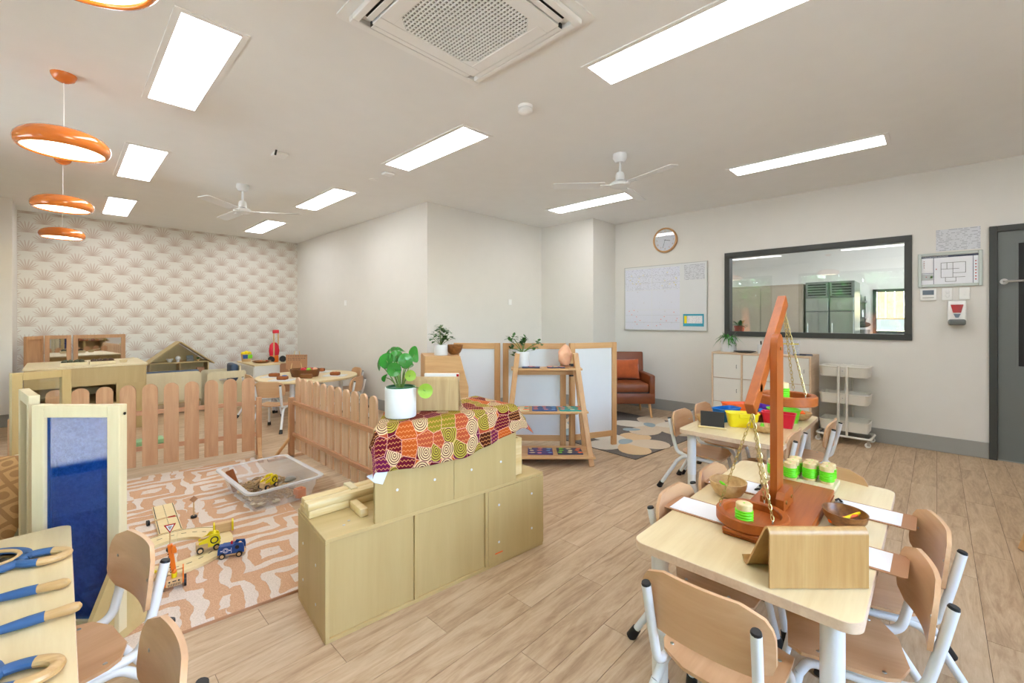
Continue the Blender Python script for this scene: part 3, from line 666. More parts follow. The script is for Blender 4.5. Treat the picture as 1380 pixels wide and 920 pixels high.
# whiteboard
t=thing('whiteboard','white wall board with printed planner sheets taped on it','whiteboard',(XR,0,0))
obj('board_panel',bx(-.018,-.002,2.146,3.329,1.112,2.018,.002),M['pot'],t,smooth=False)
obj('board_edge',(lambda bm:([box(bm,-.021,-.001,*q) for q in ((2.140,2.148,1.106,2.024),(3.327,3.335,1.106,2.024),(2.148,3.327,1.106,1.114),(2.148,3.327,2.016,2.024))],bm)[-1])(B()),M['steel'],t,smooth=False)
bd=XR-.0185
cols=[(3.32,2.905),(2.90,2.50)]; zs=[(1.985,1.68),(1.675,1.40),(1.395,1.12)]
nm=[['left','right'],['top','middle','bottom']]
for i,(ya,yb) in enumerate(cols):
    for j,(za,zb) in enumerate(zs):
        o=wallsheet('planner_sheet',M['doc1' if j==0 else 'doc2'],yb,ya,zb,za,bd,.0008)
        tag(o,'printed planner sheet on the whiteboard, %s column, %s row'%(nm[0][i],nm[1][j]),'paper',group='planner sheets on the whiteboard')
        r2=random.Random(i*7+j); bm=B()
        if j!=1:
            for k in range(8): y=yb+.03+.33*r2.random(); z=zb+.03+.24*r2.random(); box(bm,bd-.0012,bd-.0008,y,y+.012,z,z+.008)
            obj('colour_mark',bm,M['orangep' if j else 'yellow'],o,smooth=False)
            bm=B(); 
            for z in (zb+.1,zb+.2): box(bm,bd-.0011,bd-.0008,yb,ya,z,z+.0015)
            obj('ruled_line',bm,M['base'],o,smooth=False)
o=wallsheet('laminated_sheet',M['doc3'],2.17,2.44,1.79,1.995,bd,.001); tag(o,'laminated printed sheet at the top right of the whiteboard','paper')
o=wallsheet('blue_notice',plain('turquoise_card',(64,168,196),.5),2.18,2.455,1.17,1.335,bd,.001); tag(o,'turquoise printed card with a yellow band low on the whiteboard','notice')
bm=B(); box(bm,bd-.0016,bd-.001,2.405,2.44,1.21,1.31); obj('yellow_band',bm,M['yellow'],o,smooth=False)
wallsheet('text_block',M['doc4'],2.20,2.40,1.21,1.31,bd-.001,.0008,o)
# notices, evacuation plan, switches, dispenser
o=wallsheet('laminated_notice',M['doc3'],-.287,.006,1.913,2.119,XR,.0015); tag(o,'laminated notice taped above the framed evacuation plan','notice')
t=thing('evacuation_plan','silver framed evacuation plan between the kitchen window and the door','notice',(XR,0,0))
ya,yb,za,zb=.133,-.30,1.574,1.899
obj('frame',(lambda bm:([box(bm,-.022,0,*q,.004) for q in ((yb,yb+.026,za,zb),(ya-.026,ya,za,zb),(yb+.026,ya-.026,za,za+.026),(yb+.026,ya-.026,zb-.026,zb))],bm)[-1])(B()),plain('satin_silver_frame',(196,202,198),.35,metal=.3),t,smooth=False)
sh=obj('plan_sheet',bx(-.007,-.002,yb+.02,ya-.02,za+.02,zb-.02),M['paper'],t,smooth=False)
pk=B()
def sbox(m_,y0,y1,z0,z1,x=-.0078): obj('printed_block',bx(x,-.007,y0,y1,z0,z1),m_,sh,smooth=False)
navy=plain('dark_blue_print',(70,80,104),.5)
sbox(navy,yb+.026,ya-.026,zb-.046,zb-.028); sbox(navy,.02,.024,za+.026,zb-.046); sbox(navy,-.242,-.238,za+.026,zb-.046); sbox(navy,.024,.106,1.705,1.709)
mtext('lettering','EVACUATION DIAGRAM',.016,M['paper'],sh,(-.0085,.1,zb-.037),ax='LEFT')
sbox(plain('pale_grey_print',(190,196,196),.6),.026,.106,1.64,1.70); sbox(M['doc4'],.03,.1,1.72,1.84)
bm=B()
for q in ((-.19,-.03,1.8,1.803),(-.19,-.03,1.66,1.663),(-.03,-.027,1.66,1.803),(-.193,-.19,1.7,1.803),(-.15,-.03,1.74,1.743),(-.11,-.107,1.66,1.8),(-.19,-.11,1.70,1.703),(-.13,-.06,1.62,1.623),(-.13,-.127,1.62,1.66),(-.06,-.057,1.62,1.66),(-.07,-.067,1.74,1.8)): box(bm,-.0078,-.007,*q)
obj('floor_plan_line',bm,M['dgrey'],sh,smooth=False)
bm=B(); 
for k in range(7): box(bm,-.0078,-.007,-.262,-.252,1.63+.028*k,1.64+.028*k)
for y,z in ((.085,1.82),(.085,1.8),(.085,1.78),(.085,1.76),(.07,1.67),(0,1.74)): box(bm,-.0078,-.007,y,y+.008,z,z+.008)
obj('red_symbol',bm,M['redpl'],sh,smooth=False)
obj('green_symbol',bx(-.0078,-.007,.03,.045,1.66,1.68),M['green'],sh,smooth=False)
def plate(name,label,cat,y0,y1,z0,z1,x=XR):
    t=thing(name,label,cat,(x,0,0)); obj('cover_plate',bx(-.014,0,y0,y1,z0,z1,.004,2),M['plastw'],t); return t
t=plate('wall_controller','white wall controller with a grey screen under the evacuation plan','controller',.004,.117,1.445,1.562); obj('screen',bx(-.0155,-.014,.02,.1,1.50,1.545),M['screen'],t,smooth=False)
obj('button_strip',bx(-.015,-.014,.02,.1,1.47,1.476),M['base'],t,smooth=False)
t=plate('light_switch','white switch plate with two round knobs, left of the pair','switch',-.104,-.033,1.447,1.56)
for z in (1.485,1.525):
    bm=lathe(B(),[(.014,0),(.012,.012),(0,.012)],16); bm.transform(Matrix.Translation((-.014,-.072,z))@R); obj('knob',bm,M['plastw'],t)
t=plate('light_switch','plain white double switch plate, nearest the door','switch',-.22,-.149,1.45,1.561)
for z in (1.49,1.52): obj('rocker',bx(-.017,-.014,-.194,-.176,z-.006,z+.01,.001),M['plastw'],t,smooth=False)
t=thing('soap_dispenser','white wall dispenser with a red window and grey push bar','dispenser',(XR,-.134,1.21))
obj('dispenser_body',bx(-.085,0,-.062,.062,.03,.228,.012,3),M['plastw'],t)
obj('push_bar',bx(-.10,-.01,-.058,.058,0,.055,.016,3),M['door'],t)
bm=prism(B(),[(-.042,.19),(.042,.19),(.026,.115),(-.026,.115)],.004,'x',-.089); obj('red_window',bm,M['redpl'],t,smooth=False)
bm=prism(B(),[(-.024,.105),(.024,.105),(.010,.07),(-.010,.07)],.006,'x',-.089); obj('grey_badge',bm,M['screen'],t,smooth=False)
def smallplate(x,y,z,ax,label):
    t=thing('wall_outlet',label,'outlet',(x,y,z)); 
    obj('cover_plate',bx(-.008,0,-.036,.036,-.04,.04,.002) if ax=='x' else bx(-.036,.036,-.008,0,-.04,.04,.002),M['plastw'],t,smooth=False)
smallplate(3.11,6.65,1.52,'x','small white plate on the long side wall behind the round table')
smallplate(4.55,4.46,1.513,'y','small white plate on the alcove wall behind the timber dividers')
# ============================================================ CHILD CHAIR (sitter faces +y)
def make_chair(name,label):
    t=thing(name,label,'chair')
    # seat: bowed plywood with rounded corners
    bm=B(); out=rrect(-.155,.155,-.135,.155,[.05,.05,.09,.09],5); th=.010
    def zs(x,y): return .292-.010*math.cos(x/.155*PI/2)*1.0-(.012*max(0,(y-.09)/.065)**2)+.004*max(0,(-y-.06)/.075)
    g=bmesh.new(); nx,ny=10,9
    grid=[]
    for j in range(ny+1):
        y=-.135+.29*j/ny; row=[]
        # half width at this y
        if y>.105: hw=.155-.05+math.sqrt(max(0,.05**2-(y-.105)**2))
        elif y<-.045: hw=.155-.09+math.sqrt(max(0,.09**2-(-.045-y)**2))
        else: hw=.155
        for i in range(nx+1):
            x=hw*(-1+2*i/nx); row.append((x,y))
        grid.append(row)
    top=[[g.verts.new((x,y,zs(x,y))) for x,y in r] for r in grid]; bot=[[g.verts.new((x,y,zs(x,y)-th)) for x,y in r] for r in grid]
    for j in range(ny):
        for i in range(nx):
            g.faces.new((top[j][i],top[j][i+1],top[j+1][i+1],top[j+1][i])); g.faces.new((bot[j][i],bot[j+1][i],bot[j+1][i+1],bot[j][i+1]))
    for j in range(ny):
        g.faces.new((top[j][0],top[j+1][0],bot[j+1][0],bot[j][0])); g.faces.new((top[j+1][nx],top[j][nx],bot[j][nx],bot[j+1][nx]))
    for i in range(nx):
        g.faces.new((top[0][i+1],top[0][i],bot[0][i],bot[0][i+1])); g.faces.new((top[ny][i],top[ny][i+1],bot[ny][i+1],bot[ny][i]))
    bmesh.ops.recalc_face_normals(g,faces=g.faces[:]); s=obj('seat',g,M['beech'],t,ang=40)
    for sx in (-.125,.125):
        for y in (-.07,.08): obj('screw',lathe(B(),[(.006,0),(.005,.002),(0,.0025)],8,(sx,y,zs(sx,y))),M['steel'],s)
    # backrest: curved plywood
    g=bmesh.new(); nx,nz=14,8; z0,z1=.385,.565; hw0=.172; r=.075
    front=[];back=[]
    for j in range(nz+1):
        z=z0+(z1-z0)*j/nz; rf=[];rb=[]
        rr=r if z>z1-r else .05; 
        if z>z1-r: hw=hw0-r+math.sqrt(max(0,r*r-(z-(z1-r))**2))
        elif z<z0+.05: hw=hw0-.05+math.sqrt(max(0,.05**2-(z0+.05-z)**2))
        else: hw=hw0
        for i in range(nx+1):
            x=hw*(-1+2*i/nx); y=-.155-.10*(z-.385)-.028*(1-(x/.172)**2)*1.0
            # bowed back in the middle; the wings come forward
            rf.append(g.verts.new((x,y+.012,z))); rb.append(g.verts.new((x,y,z)))
        front.append(rf);back.append(rb)
    for j in range(nz):
        for i in range(nx):
            g.faces.new((front[j][i],front[j+1][i],front[j+1][i+1],front[j][i+1])); g.faces.new((back[j][i],back[j][i+1],back[j+1][i+1],back[j+1][i]))
    for j in range(nz):
        g.faces.new((front[j][0],back[j][0],back[j+1][0],front[j+1][0])); g.faces.new((front[j][nx],front[j+1][nx],back[j+1][nx],back[j][nx]))
    for i in range(nx):
        g.faces.new((front[0][i],front[0][i+1],back[0][i+1],back[0][i])); g.faces.new((front[nz][i],back[nz][i],back[nz][i+1],front[nz][i+1]))
    bmesh.ops.recalc_face_normals(g,faces=g.faces[:]); bk=obj('backrest',g,M['beechx'],t,ang=40)
    for sx in (-.128,.128):
        bm=lathe(B(),[(.005,0),(.004,.002),(0,.0025)],8); bm.transform(Matrix.Translation((sx,-.165,.48))@Matrix.Rotation(-PI/2,4,'X')); obj('screw',bm,M['steel'],bk)
    tr=.0135
    for sx in (-1,1):
        obj('upright',tube(B(),[(sx*.140,-.205,.520),(sx*.137,-.180,.40),(sx*.132,-.150,.275),(sx*.128,-.06,.266),(sx*.128,.02,.266)],tr,12,rounded=.42),M['white'],t)
        obj('cap',tube(B(),[(sx*.140,-.205,.5205),(sx*.1405,-.2065,.527)],[tr,tr*.85],12),M['black'],t)
        # arch: front leg - rail - rear leg
        obj('seat_rail',tube(B(),[(sx*.141,.128,.22),(sx*.136,.105,.258),(sx*.134,-.10,.258),(sx*.142,-.145,.215)],tr*.95,12,rounded=.45),M['white'],t)
        for pts in ([(sx*.141,.128,.221),(sx*.160,.165,.03)],[(sx*.142,-.145,.216),(sx*.172,-.255,.03)]):
            l=obj('leg',tube(B(),pts,tr*.95,12),M['white'],t)
            d=(Vector(pts[1])-Vector(pts[0])).normalized(); e=Vector(pts[1])+d*.030
            a=Vector(pts[1])-d*.012; e.z=.001
            obj('rubber_foot',tube(B(),[a,e],[tr*1.25,tr*1.45],12),M['black'],l)
    obj('cross_bar',tube(B(),[(-.134,.02,.256),(.134,.02,.256)],tr*.8,10),M['white'],t)
    return t
chair0=make_chair('child_chair','plywood child chair facing the near end of the balance table')
chair0.location=(1.352,.447,0); chair0.rotation_euler=(0,0,-PI/2); chair0['group']='chairs at the balance scale table'
G1='chairs at the balance scale table'; G2='chairs at the table with colourful tubs'; G3='chairs at the magnifier table'; G4='chairs at the round table'
for x,y,a,l,g in (
 (1.76,.605,180,'plywood child chair on the whiteboard side of the balance table, nearer the camera',G1),
 (2.14,.590,180,'plywood child chair on the whiteboard side of the balance table, beside the bamboo bowl',G1),
 (1.69,.20,13,'plywood child chair under the near right corner of the balance table',G1),
 (2.08,.176,15,'plywood child chair on the door side of the balance table, second from the near corner',G1),
 (2.375,.39,90,'plywood child chair at the far end of the balance table behind the green cylinders',G1),
 (3.33,1.24,180,'plywood child chair at the near left corner of the tub table, behind the blackboard sign',G2),
 (3.72,1.23,180,'plywood child chair on the cabinet side of the tub table, behind the blue tub',G2),
 (3.24,.82,0,'plywood child chair on the near side of the tub table, behind the balance post',G2),
 (3.74,.70,0,'plywood child chair on the near side of the tub table, by the white trolley',G2),
 (-.005,1.80,101,'plywood child chair at the magnifier table, whole backrest in view',G3),
 (-.012,1.205,93,'plywood child chair at the magnifier table, cut by the bottom edge',G3),
 (1.74,5.50,-43,'small plywood chair at the near left of the round table',G4),
 (2.42,5.22,38,'small plywood chair at the right of the round table',G4),
 (1.83,6.25,-90,'small plywood chair left of the round table, half hidden by the near chair',G4),
 (2.82,6.05,85,'small plywood chair between the round table and the side wall',G4)):
    dup(chair0,(x,y,0),math.radians(a),l,g)
# ============================================================ TABLES
def table(label,x0,x1,y0,y1,z,name='activity_table',grp='rectangular maple topped tables',ax='maple',inset=.07,r=.045):
    cx,cy=(x0+x1)/2,(y0+y1)/2; hx,hy=(x1-x0)/2,(y1-y0)/2
    t=thing(name,label,'table',(cx,cy,0),0,grp)
    tp=obj('table_top',prism(B(),rrect(-hx+.0015,hx-.0015,-hy+.0015,hy-.0015,r,6),.0275,'z',z-.0275),M[ax],t)
    bm=B(); o_=rrect(-hx,hx,-hy,hy,r,8); i_=rrect(-hx+.002,hx-.002,-hy+.002,hy-.002,r,8); n=len(o_)
    rg=[[bm.verts.new((a,b,zz)) for a,b in P] for P,zz in ((i_,z-.029),(o_,z-.028),(o_,z-.001),(i_,z))]
    for a,b in zip(rg,rg[1:]):
        for k in range(n): bm.faces.new((a[k],a[(k+1)%n],b[(k+1)%n],b[k]))
    obj('edge_band',bm,M['edge'],tp)
    for sx in (-1,1):
        for sy in (-1,1):
            x,y=sx*(hx-inset),sy*(hy-inset)
            l=obj('leg',cyl(B(),(x,y,.2),(x,y,z-.0275),.0285,20),M['white'],t); obj('leg_insert',cyl(B(),(x,y,.02),(x,y,.2),.0265,20),M['whitep'],l); obj('rubber_foot',cyl(B(),(x,y,0),(x,y,.03),.030,20),M['black'],l)
    return t
table('maple child table holding the wooden balance scale',1.362,2.56,.130,.752,.51)
table('maple child table holding the colourful plastic tubs',2.965,4.09,.655,1.285,.51)
table('maple child table with magnifiers in the near left corner',-.60,.026,1.0,2.30,.51,ax='mapley',r=.035)
# oval table
t=thing('round_table','round maple table set with plates and a wicker basket','table',(2.334,6.12,0))
tp=obj('table_top',lathe(B(),[(0,.475),(.622,.475),(.630,.480),(.630,.5)]+[(.626,.503),(0,.503)],64),M['maple'],t); 
for k in range(4):
    a=PI/4+k*PI/2; x,y=.44*math.cos(a),.44*math.sin(a)
    l=obj('leg',cyl(B(),(x,y,.03),(x,y,.475),.03,18),M['white'],t); obj('rubber_foot',cyl(B(),(x,y,0),(x,y,.03),.031,18),M['black'],l)
# ============================================================ BALANCE SCALE (its own thing with parts)
t=thing('balance_scale','large orange-stained wooden balance scale with two hanging pans','balance scale',(0,0,.511))
Z_=-.511
obj('base_board',box(box(B(),1.622,2.285,.311,.543,0,.012,.004),1.614,2.29,.312,.542,.012,.030,.004),M['teak'],t)
obj('base_seam',bx(1.616,2.287,.4265,.4275,.0302,.0305),M['bark'],t,smooth=False)
pst=obj('post',(lambda bm:(prism(bm,[(1.905,.03),(2.0,.03)]+[(1.9525+.0475*math.cos(a),.650+.0475*math.sin(a)) for a in [k*PI/12 for k in range(13)]],.024,'y',.438),bm)[-1])(B()),M['teakz'],t)
def brk(y0,y1): return obj('post_bracket',prism(B(),[(1.88,.03),(2.03,.03),(2.03,.075),(2.01,.098),(1.90,.098),(1.88,.075)],y1-y0,'y',y0),M['teak'],t)
brk(.410,.437); brk(.463,.490)
for x,y,z in ((1.953,.4365,.640),(1.915,.4095,.06),(1.995,.4095,.06)): obj('bolt_head',cyl(B(),(x,y-.003,z),(x,y+.001,z),.007,12),M['brass'],t)
a_=Vector((1.722,.480,.43)); b_=Vector((2.185,.480,.835)); dr=(b_-a_).normalized(); nn=Vector((-dr.z,0,dr.x))
bm=B(); L_=(b_-a_).length; box(bm,0,L_,-.016,.016,-.028,.028,.002)
rot=Matrix((( dr.x,0,nn.x,a_.x),(0,1,0,a_.y),(dr.z,0,nn.z,a_.z),(0,0,0,1))); bm.transform(rot)
obj('beam',bm,M['teak'],t)
obj('pivot_bolt',cyl(B(),(1.953,.465,.64),(1.953,.492,.64),.006,10),M['steel'],t)
obj('beam_plate',cyl(B(),(1.80,.464,.50),(1.80,.466,.50),.016,14),M['steel'],t)
def chain(p,q,par):
    p=Vector(p);q=Vector(q);d=(q-p);n=int(d.length/.0165);d_=d.normalized(); x=d_.orthogonal().normalized(); y=d_.cross(x); bm=B()
    for i in range(n):
        c=p+d*((i+.5)/n); u,v=(x,y) if i%2 else (y,x); pts=[]
        for k in range(9):
            a=2*PI*k/8; pts.append(c+d_*(.0105*math.cos(a))+u*(.0052*math.sin(a)))
        tube(bm,pts,.0014,5,cap=False)
    return stuff(obj('chain',bm,M['brass'],par))
def pan(cx,cy,z,top,label,lean):
    p=obj('pan',lathe(B(),[(0,0),(.112,0),(.116,.004),(.116,.034),(.112,.038),(.094,.038),(.091,.034),(.091,.012),(0,.012)],56,(cx,cy,z)),M['teak'],t)
    for k,a in enumerate((lean,lean+120,lean+240)):
        a=math.radians(a); h_=(cx+.103*math.cos(a),cy+.103*math.sin(a),z+.038)
        tor=B(); tube(tor,[(h_[0]+.006*math.cos(2*PI*i/10),h_[1],h_[2]+.006+.006*math.sin(2*PI*i/10)) for i in range(11)],.0013,6,cap=False); obj('ring_hook',tor,M['steel'],p)
        chain((h_[0],h_[1],h_[2]+.012),top,p)
    return p
pan(1.722,.475,.0305,(1.735,.476,.412),'',112); pan(2.17,.468,.395,(2.175,.476,.80),'',235)
t['label']='large orange-stained wooden balance scale with two hanging pans'
def peg(x,y,z,label,grp='green banded wooden cylinders'):
    t=thing('banded_cylinder',label,'cylinder',(x,y,z),0,grp)
    obj('wood_core',lathe(B(),[(0,0),(.025,0),(.026,.002),(.026,.074),(.024,.076),(0,.076)],24),M['pine'],t)
    obj('rubber_bands',lathe(B(),[(.0255,.010)]+[(.0270+(.0022 if k%2 else 0),.012+.0045*k) for k in range(10)]+[(.0255,.055)],24),M['lime'],t)
    obj('green_dot',lathe(B(),[(.004,.0762),(.004,.0766),(0,.0766)],10),M['lime'],t)
ps=1
peg(1.645,.478,.5545,'green banded wooden cylinder standing in the lower balance pan')
peg(2.145,.475,.511+.408,'green banded wooden cylinder standing in the raised balance pan')
# peg board
t=thing('peg_board','pale wooden peg board with round recesses behind the scale base','peg board',(2.395,.452,.511))
obj('board',(lambda bm:(box(bm,-.088,.088,-.135,.135,0,.018,.003),bm)[-1])(B()),M['pale'],t,smooth=False)
pp=[]
for i in range(3):
    for j in range(4): obj('recess',lathe(B(),[(.0,.0184),(.024,.0184),(.026,.0188),(.027,.0181),(0,.0181)],20,(-.052+.052*i,-.098+.0655*j,0)),M['edge'],t)
lb={(0,2):'front row, beside the balance post',(0,3):'front row, left of the balance post',(1,0):'second row, at the door end',(1,1):'second row, next to the door-end one',(1,2):'second row, close behind the balance post',(2,0):'back row, at the door end',(2,1):'back row, second from the door end',(2,2):'back row, third from the door end'}
for (i,j),l in lb.items(): peg(2.395-.052+.052*i,.452-.098+.0655*j,.530,'green banded wooden cylinder on the peg board, '+l)
def bowl(name,label,x,y,z,r,h_,m,oval=1,rz=0,cat='bowl',grp=None,fill=None):
    t=thing(name,label,cat,(x,y,z),rz,grp)
    obj('bowl_shell',lathe(B(),[(0,0),(r*.45,0),(r*.72,h_*.2),(r*.93,h_*.6),(r,h_),(r*.95,h_),(r*.86,h_*.6),(r*.62,h_*.25),(0,h_*.12)],36,sx=oval),m,t,ang=50)
    return t
G='wooden bowls'
bowl('wooden_bowl','pale bamboo bowl beside the lower balance pan',1.985,.640,.511,.074,.066,M['bowlp'],grp=G)
bowl('wooden_bowl','dark wooden bowl with an orange marker behind the bamboo stand',1.985,.240,.511,.067,.058,M['bowld'],1.12,.7,grp=G)
def pen(m,label,x,y,z,rz,el=.2):
    t=thing('marker_pen',label,'pen',(x,y,z),rz); bm=B(); tube(bm,[(-.05,0,0),(.035,0,.085*el),(.05,0,.1*el)],[.006,.006,.004],8); obj('pen_barrel',bm,m,t); obj('pen_cap',tube(B(),[(-.052,0,-.001),(-.03,0,.02*el)],.0068,8),m,t)
pen(M['orangep'],'orange marker lying in the dark wooden bowl',1.98,.243,.533,-.8); pen(M['lime'],'lime green marker lying in the bamboo bowl',1.985,.64,.535,1.0)
pen(M['yellow'],'yellow pencil lying in the dark wooden bowl beside the orange marker',1.995,.228,.538,-.6)
def clipboard(x,y,rz,label):
    t=thing('clipboard',label,'clipboard',(x,y,.511),rz,'brown clipboards')
    b=obj('board',prism(B(),rrect(-.08,.08,-.125,.125,.01,3),.003,'z',0),M['hard'],t)
    obj('paper_sheet',bx(-.070,.070,-.085,.118,.0032,.0042),M['paper'],t,smooth=False)
    c=obj('clip_plate',prism(B(),rrect(-.035,.035,.095,.122,.006,3),.003,'z',.0045),M['steel'],t)
    for s_ in (-1,1): obj('clip_arm',tube(B(),[(s_*.03,.10,.008),(s_*.034,.112,.016),(s_*.022,.12,.012)],.0045,8),M['black'],c)
clipboard(1.765,.682,PI,'brown clipboard with white paper, its clip under the lower balance pan'); clipboard(2.148,.671,PI,'brown clipboard with white paper beside the bamboo bowl, on the whiteboard side')
clipboard(2.192,.178,0,'brown clipboard with white paper next to the dark bowl, on the door side'); clipboard(1.785,.185,0,'brown clipboard with white paper sticking out behind the bamboo stand')
def bstand(x,y,z,rz,label,m,wd=.277):
    t=thing('bamboo_stand',label,'stand',(x,y,z),rz,'bent bamboo display stands')
    th=.006
    prof=[(0,0),(0,.150),(.004,.160),(.013,.167),(.022,.165),(.030,.155),(.118,.012),(.126,.004),(.136,.006),(.143,.020)]
    prof=[(p.x,p.y) for p in smoothpath([(a,b,0) for a,b in prof],4,.4)]
    outl=[]
    bm=B(); P=[Vector((0,a,b)) for a,b in prof]; rr=[]
    for i,p in enumerate(P):
        d=(P[min(i+1,len(P)-1)]-P[max(i-1,0)]).normalized(); nn_=Vector((0,-d.z,d.y)); rr.append((p,p-nn_*th))
    for i in range(len(rr)-1):
        for x0 in (0,):
            a,b=rr[i]; c,d=rr[i+1]
            va=[bm.verts.new((s*wd/2,q.y,q.z)) for q in (a,b,d,c) for s in (-1,1)]
            l=[va[0],va[2],va[4],va[6]]; r_=[va[1],va[3],va[5],va[7]]
            bm.faces.new(l); bm.faces.new(r_[::-1]); bm.faces.new((l[0],r_[0],r_[3],l[3])); bm.faces.new((l[1],l[2],r_[2],r_[1]))
            if i==0: bm.faces.new((l[0],l[1],r_[1],r_[0]))
            if i==len(rr)-2: bm.faces.new((l[3],r_[3],r_[2],l[2]))
    bmesh.ops.remove_doubles(bm,verts=bm.verts[:],dist=1e-5); bmesh.ops.recalc_face_normals(bm,faces=bm.faces[:])
    zmin=min(v.co.z for v in bm.verts)
    for v in bm.verts: v.co.z-=zmin
    obj('bent_sheet',bm,m,t,ang=50); return t
bstand(1.4765,.2355,.5112,-VA,'bent bamboo display stand on the near right corner of the balance table',M['bamboo'])
# ============================================================ TUB TABLE ITEMS
zt=.511
def tub(col,label,x,y,rz):
    t=thing('plastic_tub',label,'tub',(x,y,zt),rz,'colourful plastic tubs')
    bm=B(); w0,w1,d0,d1,h_=.085,.102,.042,.052,.098; k=.002
    def ring(w_,d_,z,r): return [(a,b,z) for a,b in rrect(-w_,w_,-d_,d_,r,4)]
    R_=[ring(w0,d0,0,.02),ring(w1,d1,h_-.006,.025),ring(w1+.004,d1+.004,h_-.006,.025),ring(w1+.004,d1+.004,h_,.025),ring(w1-k,d1-k,h_,.025),ring(w0-k,d0-k,.003,.02)]
    rg=[[bm.verts.new(p) for p in r] for r in R_]; n=len(rg[0])
    for a,b in zip(rg,rg[1:]):
        for i in range(n): bm.faces.new((a[i],a[(i+1)%n],b[(i+1)%n],b[i]))
    bm.faces.new(rg[0][::-1]); bm.faces.new(rg[-1]); bmesh.ops.recalc_face_normals(bm,faces=bm.faces[:]); obj('tub_body',bm,M[col],t)
    obj('front_lip',bx(-.03,.03,-d1-.006,-d1-.002,h_-.03,h_-.004,.002),M[col],t,smooth=False)
tub('blue','blue plastic tub standing behind the blackboard sign',3.45,1.125,math.radians(-22)); tub('yellow','yellow plastic tub, nearest the camera of the tubs',3.345,.985,math.radians(-60))
tub('red','red plastic tub just right of the balance post',3.52,.80,math.radians(-85)); tub('green','lime green plastic tub behind the red one',3.70,.81,math.radians(-62))
tub('orangep','orange plastic tub behind the blue one',3.70,1.13,math.radians(-45)); tub('purple','purple plastic tub at the cabinet side behind the yellow one',3.87,1.00,math.radians(-45))
t=thing('blackboard_sign','small blackboard sign in a wooden foot on the tub table','sign',(3.14,1.115,zt),math.radians(-75))
obj('sign_foot',bx(-.09,.09,-.016,.016,0,.012,.002),M['pine'],t,smooth=False); obj('blackboard',bx(-.075,.075,-.003,.003,.010,.115),M['chalk'],t,smooth=False)
t=bowl('wooden_bowl','pale wooden bowl partly hidden by the balance post on the tub table',3.27,.825,zt,.07,.05,M['bowlp'],grp=G)
t=bowl('wooden_bowl','wooden bowl at the far right corner of the tub table',3.86,.745,zt,.085,.058,M['bowlp'],grp=G)
t=bowl('wooden_bowl','pale wooden bowl behind the blackboard sign',3.27,1.215,zt,.06,.055,M['bowlp'],grp=G)
def counter(m,label,x,y,z,r=.014):
    t=thing('counter',label,'counter',(x,y,z),random.random()*3,'plastic counters in bowls'); obj('counter_block',sphere(box(B(),-r,r,-r*.7,r*.7,0,r,.002),(0,0,r),r*.7,8,6),m,t)
for m,n_,dx,dy in ((M['orangep'],'orange',.01,-.02),(M['red'],'red',-.025,.015),(M['yellow'],'yellow',.03,.02)): counter(m,n_+' counter in the bowl at the far right corner of the tub table',3.86+dx,.745+dy,zt+.04,.018)
counter(M['green'],'green counter in the bowl hidden by the post',3.255,.835,zt+.033,.018); counter(M['yellow'],'yellow counter in the bowl behind the blackboard sign',3.265,1.21,zt+.04,.018)
def basket(label,x,y,z,r,h_,oval=1,rz=0):
    t=thing('wicker_basket',label,'basket',(x,y,z),rz,'wicker baskets'); bm=B()
    for k in range(int(h_/.008)):
        zz=.004+k*.008; rr=r*(.86+.14*zz/h_); pts=[]
        for i in range(41):
            a=2*PI*i/40; q=rr+.0022*math.cos(20*a+PI*(k%2)); pts.append((q*math.cos(a)*oval,q*math.sin(a),zz))
        tube(bm,pts,.0042,5,cap=False)
    stuff(obj('woven_wall',bm,M['wicker'],t)); obj('basket_base',lathe(B(),[(0,0),(r*.86,0),(r*.86,.006),(0,.006)],30,sx=oval),M['wicker'],t)
    obj('basket_rim',tube(B(),[(r*oval*math.cos(2*PI*i/40),r*math.sin(2*PI*i/40),h_) for i in range(41)],.006,6,cap=False),M['wicker'],t); return t
basket('brown wicker basket between the yellow and red tubs, holding blue cups',3.57,.955,zt,.05,.065)
for k,(dx,dy,dz) in enumerate(((-.02,.01,.06),(.025,-.01,.062),(0,.03,.058))):
    t=thing('toy_cup','small blue plastic cup heaped in the wicker basket, %s'%['left','right','rear'][k],'cup',(3.57+dx,.955+dy,zt+dz),k*1.3,'blue cups in the wicker basket'); bm=lathe(B(),[(0,0),(.014,0),(.022,.035),(.020,.035),(0,.004)],16); bm.transform(Matrix.Rotation(1.2,4,'X')); obj('cup_body',bm,M['blue'],t)
counter(M['orangep'],'orange counter on top of the wicker basket beside the blue cups',3.535,.925,zt+.062,.012)
# ============================================================ MAGNIFIER TABLE ITEMS
def magnifier(x,y,rz,label):
    t=thing('magnifier',label,'magnifier',(x,y,zt),rz,'blue framed magnifiers')
    # handle ring at +x, lens at -x
    def ellring(cx,a,b,w_,m_,nm,k0=0,k1=40,z=.012,h_=.011):
        pts=[(cx+a*math.cos(2*PI*k/40),b*math.sin(2*PI*k/40),z) for k in range(k0,k1+1)]
        o=tube(B(),pts,w_,10,cap=(k1-k0<40)); 
        for v in o.verts: v.co.z=z+(v.co.z-z)*h_/w_
        return obj(nm,o,m_,t)
    ellring(-.115,.098,.078,.014,M['magblue'],'lens_frame'); ellring(-.115,.082,.062,.006,M['bowlp'],'lens_rim',z=.021,h_=.005)
    obj('lens',lathe(B(),[(0,.016),(.08,.012),(.08,.009),(0,.007)],36,(-.115,0,0),1,.76),M['glass'],t)
    ellring(.028,.058,.036,.0135,M['magblue'],'handle',9,31); ellring(.028,.058,.036,.0140,M['bowlp'],'wooden_grip',-9,9)
magnifier(-.065,2.02,math.radians(-27),'blue framed magnifier with a wooden grip at the far end of the table')
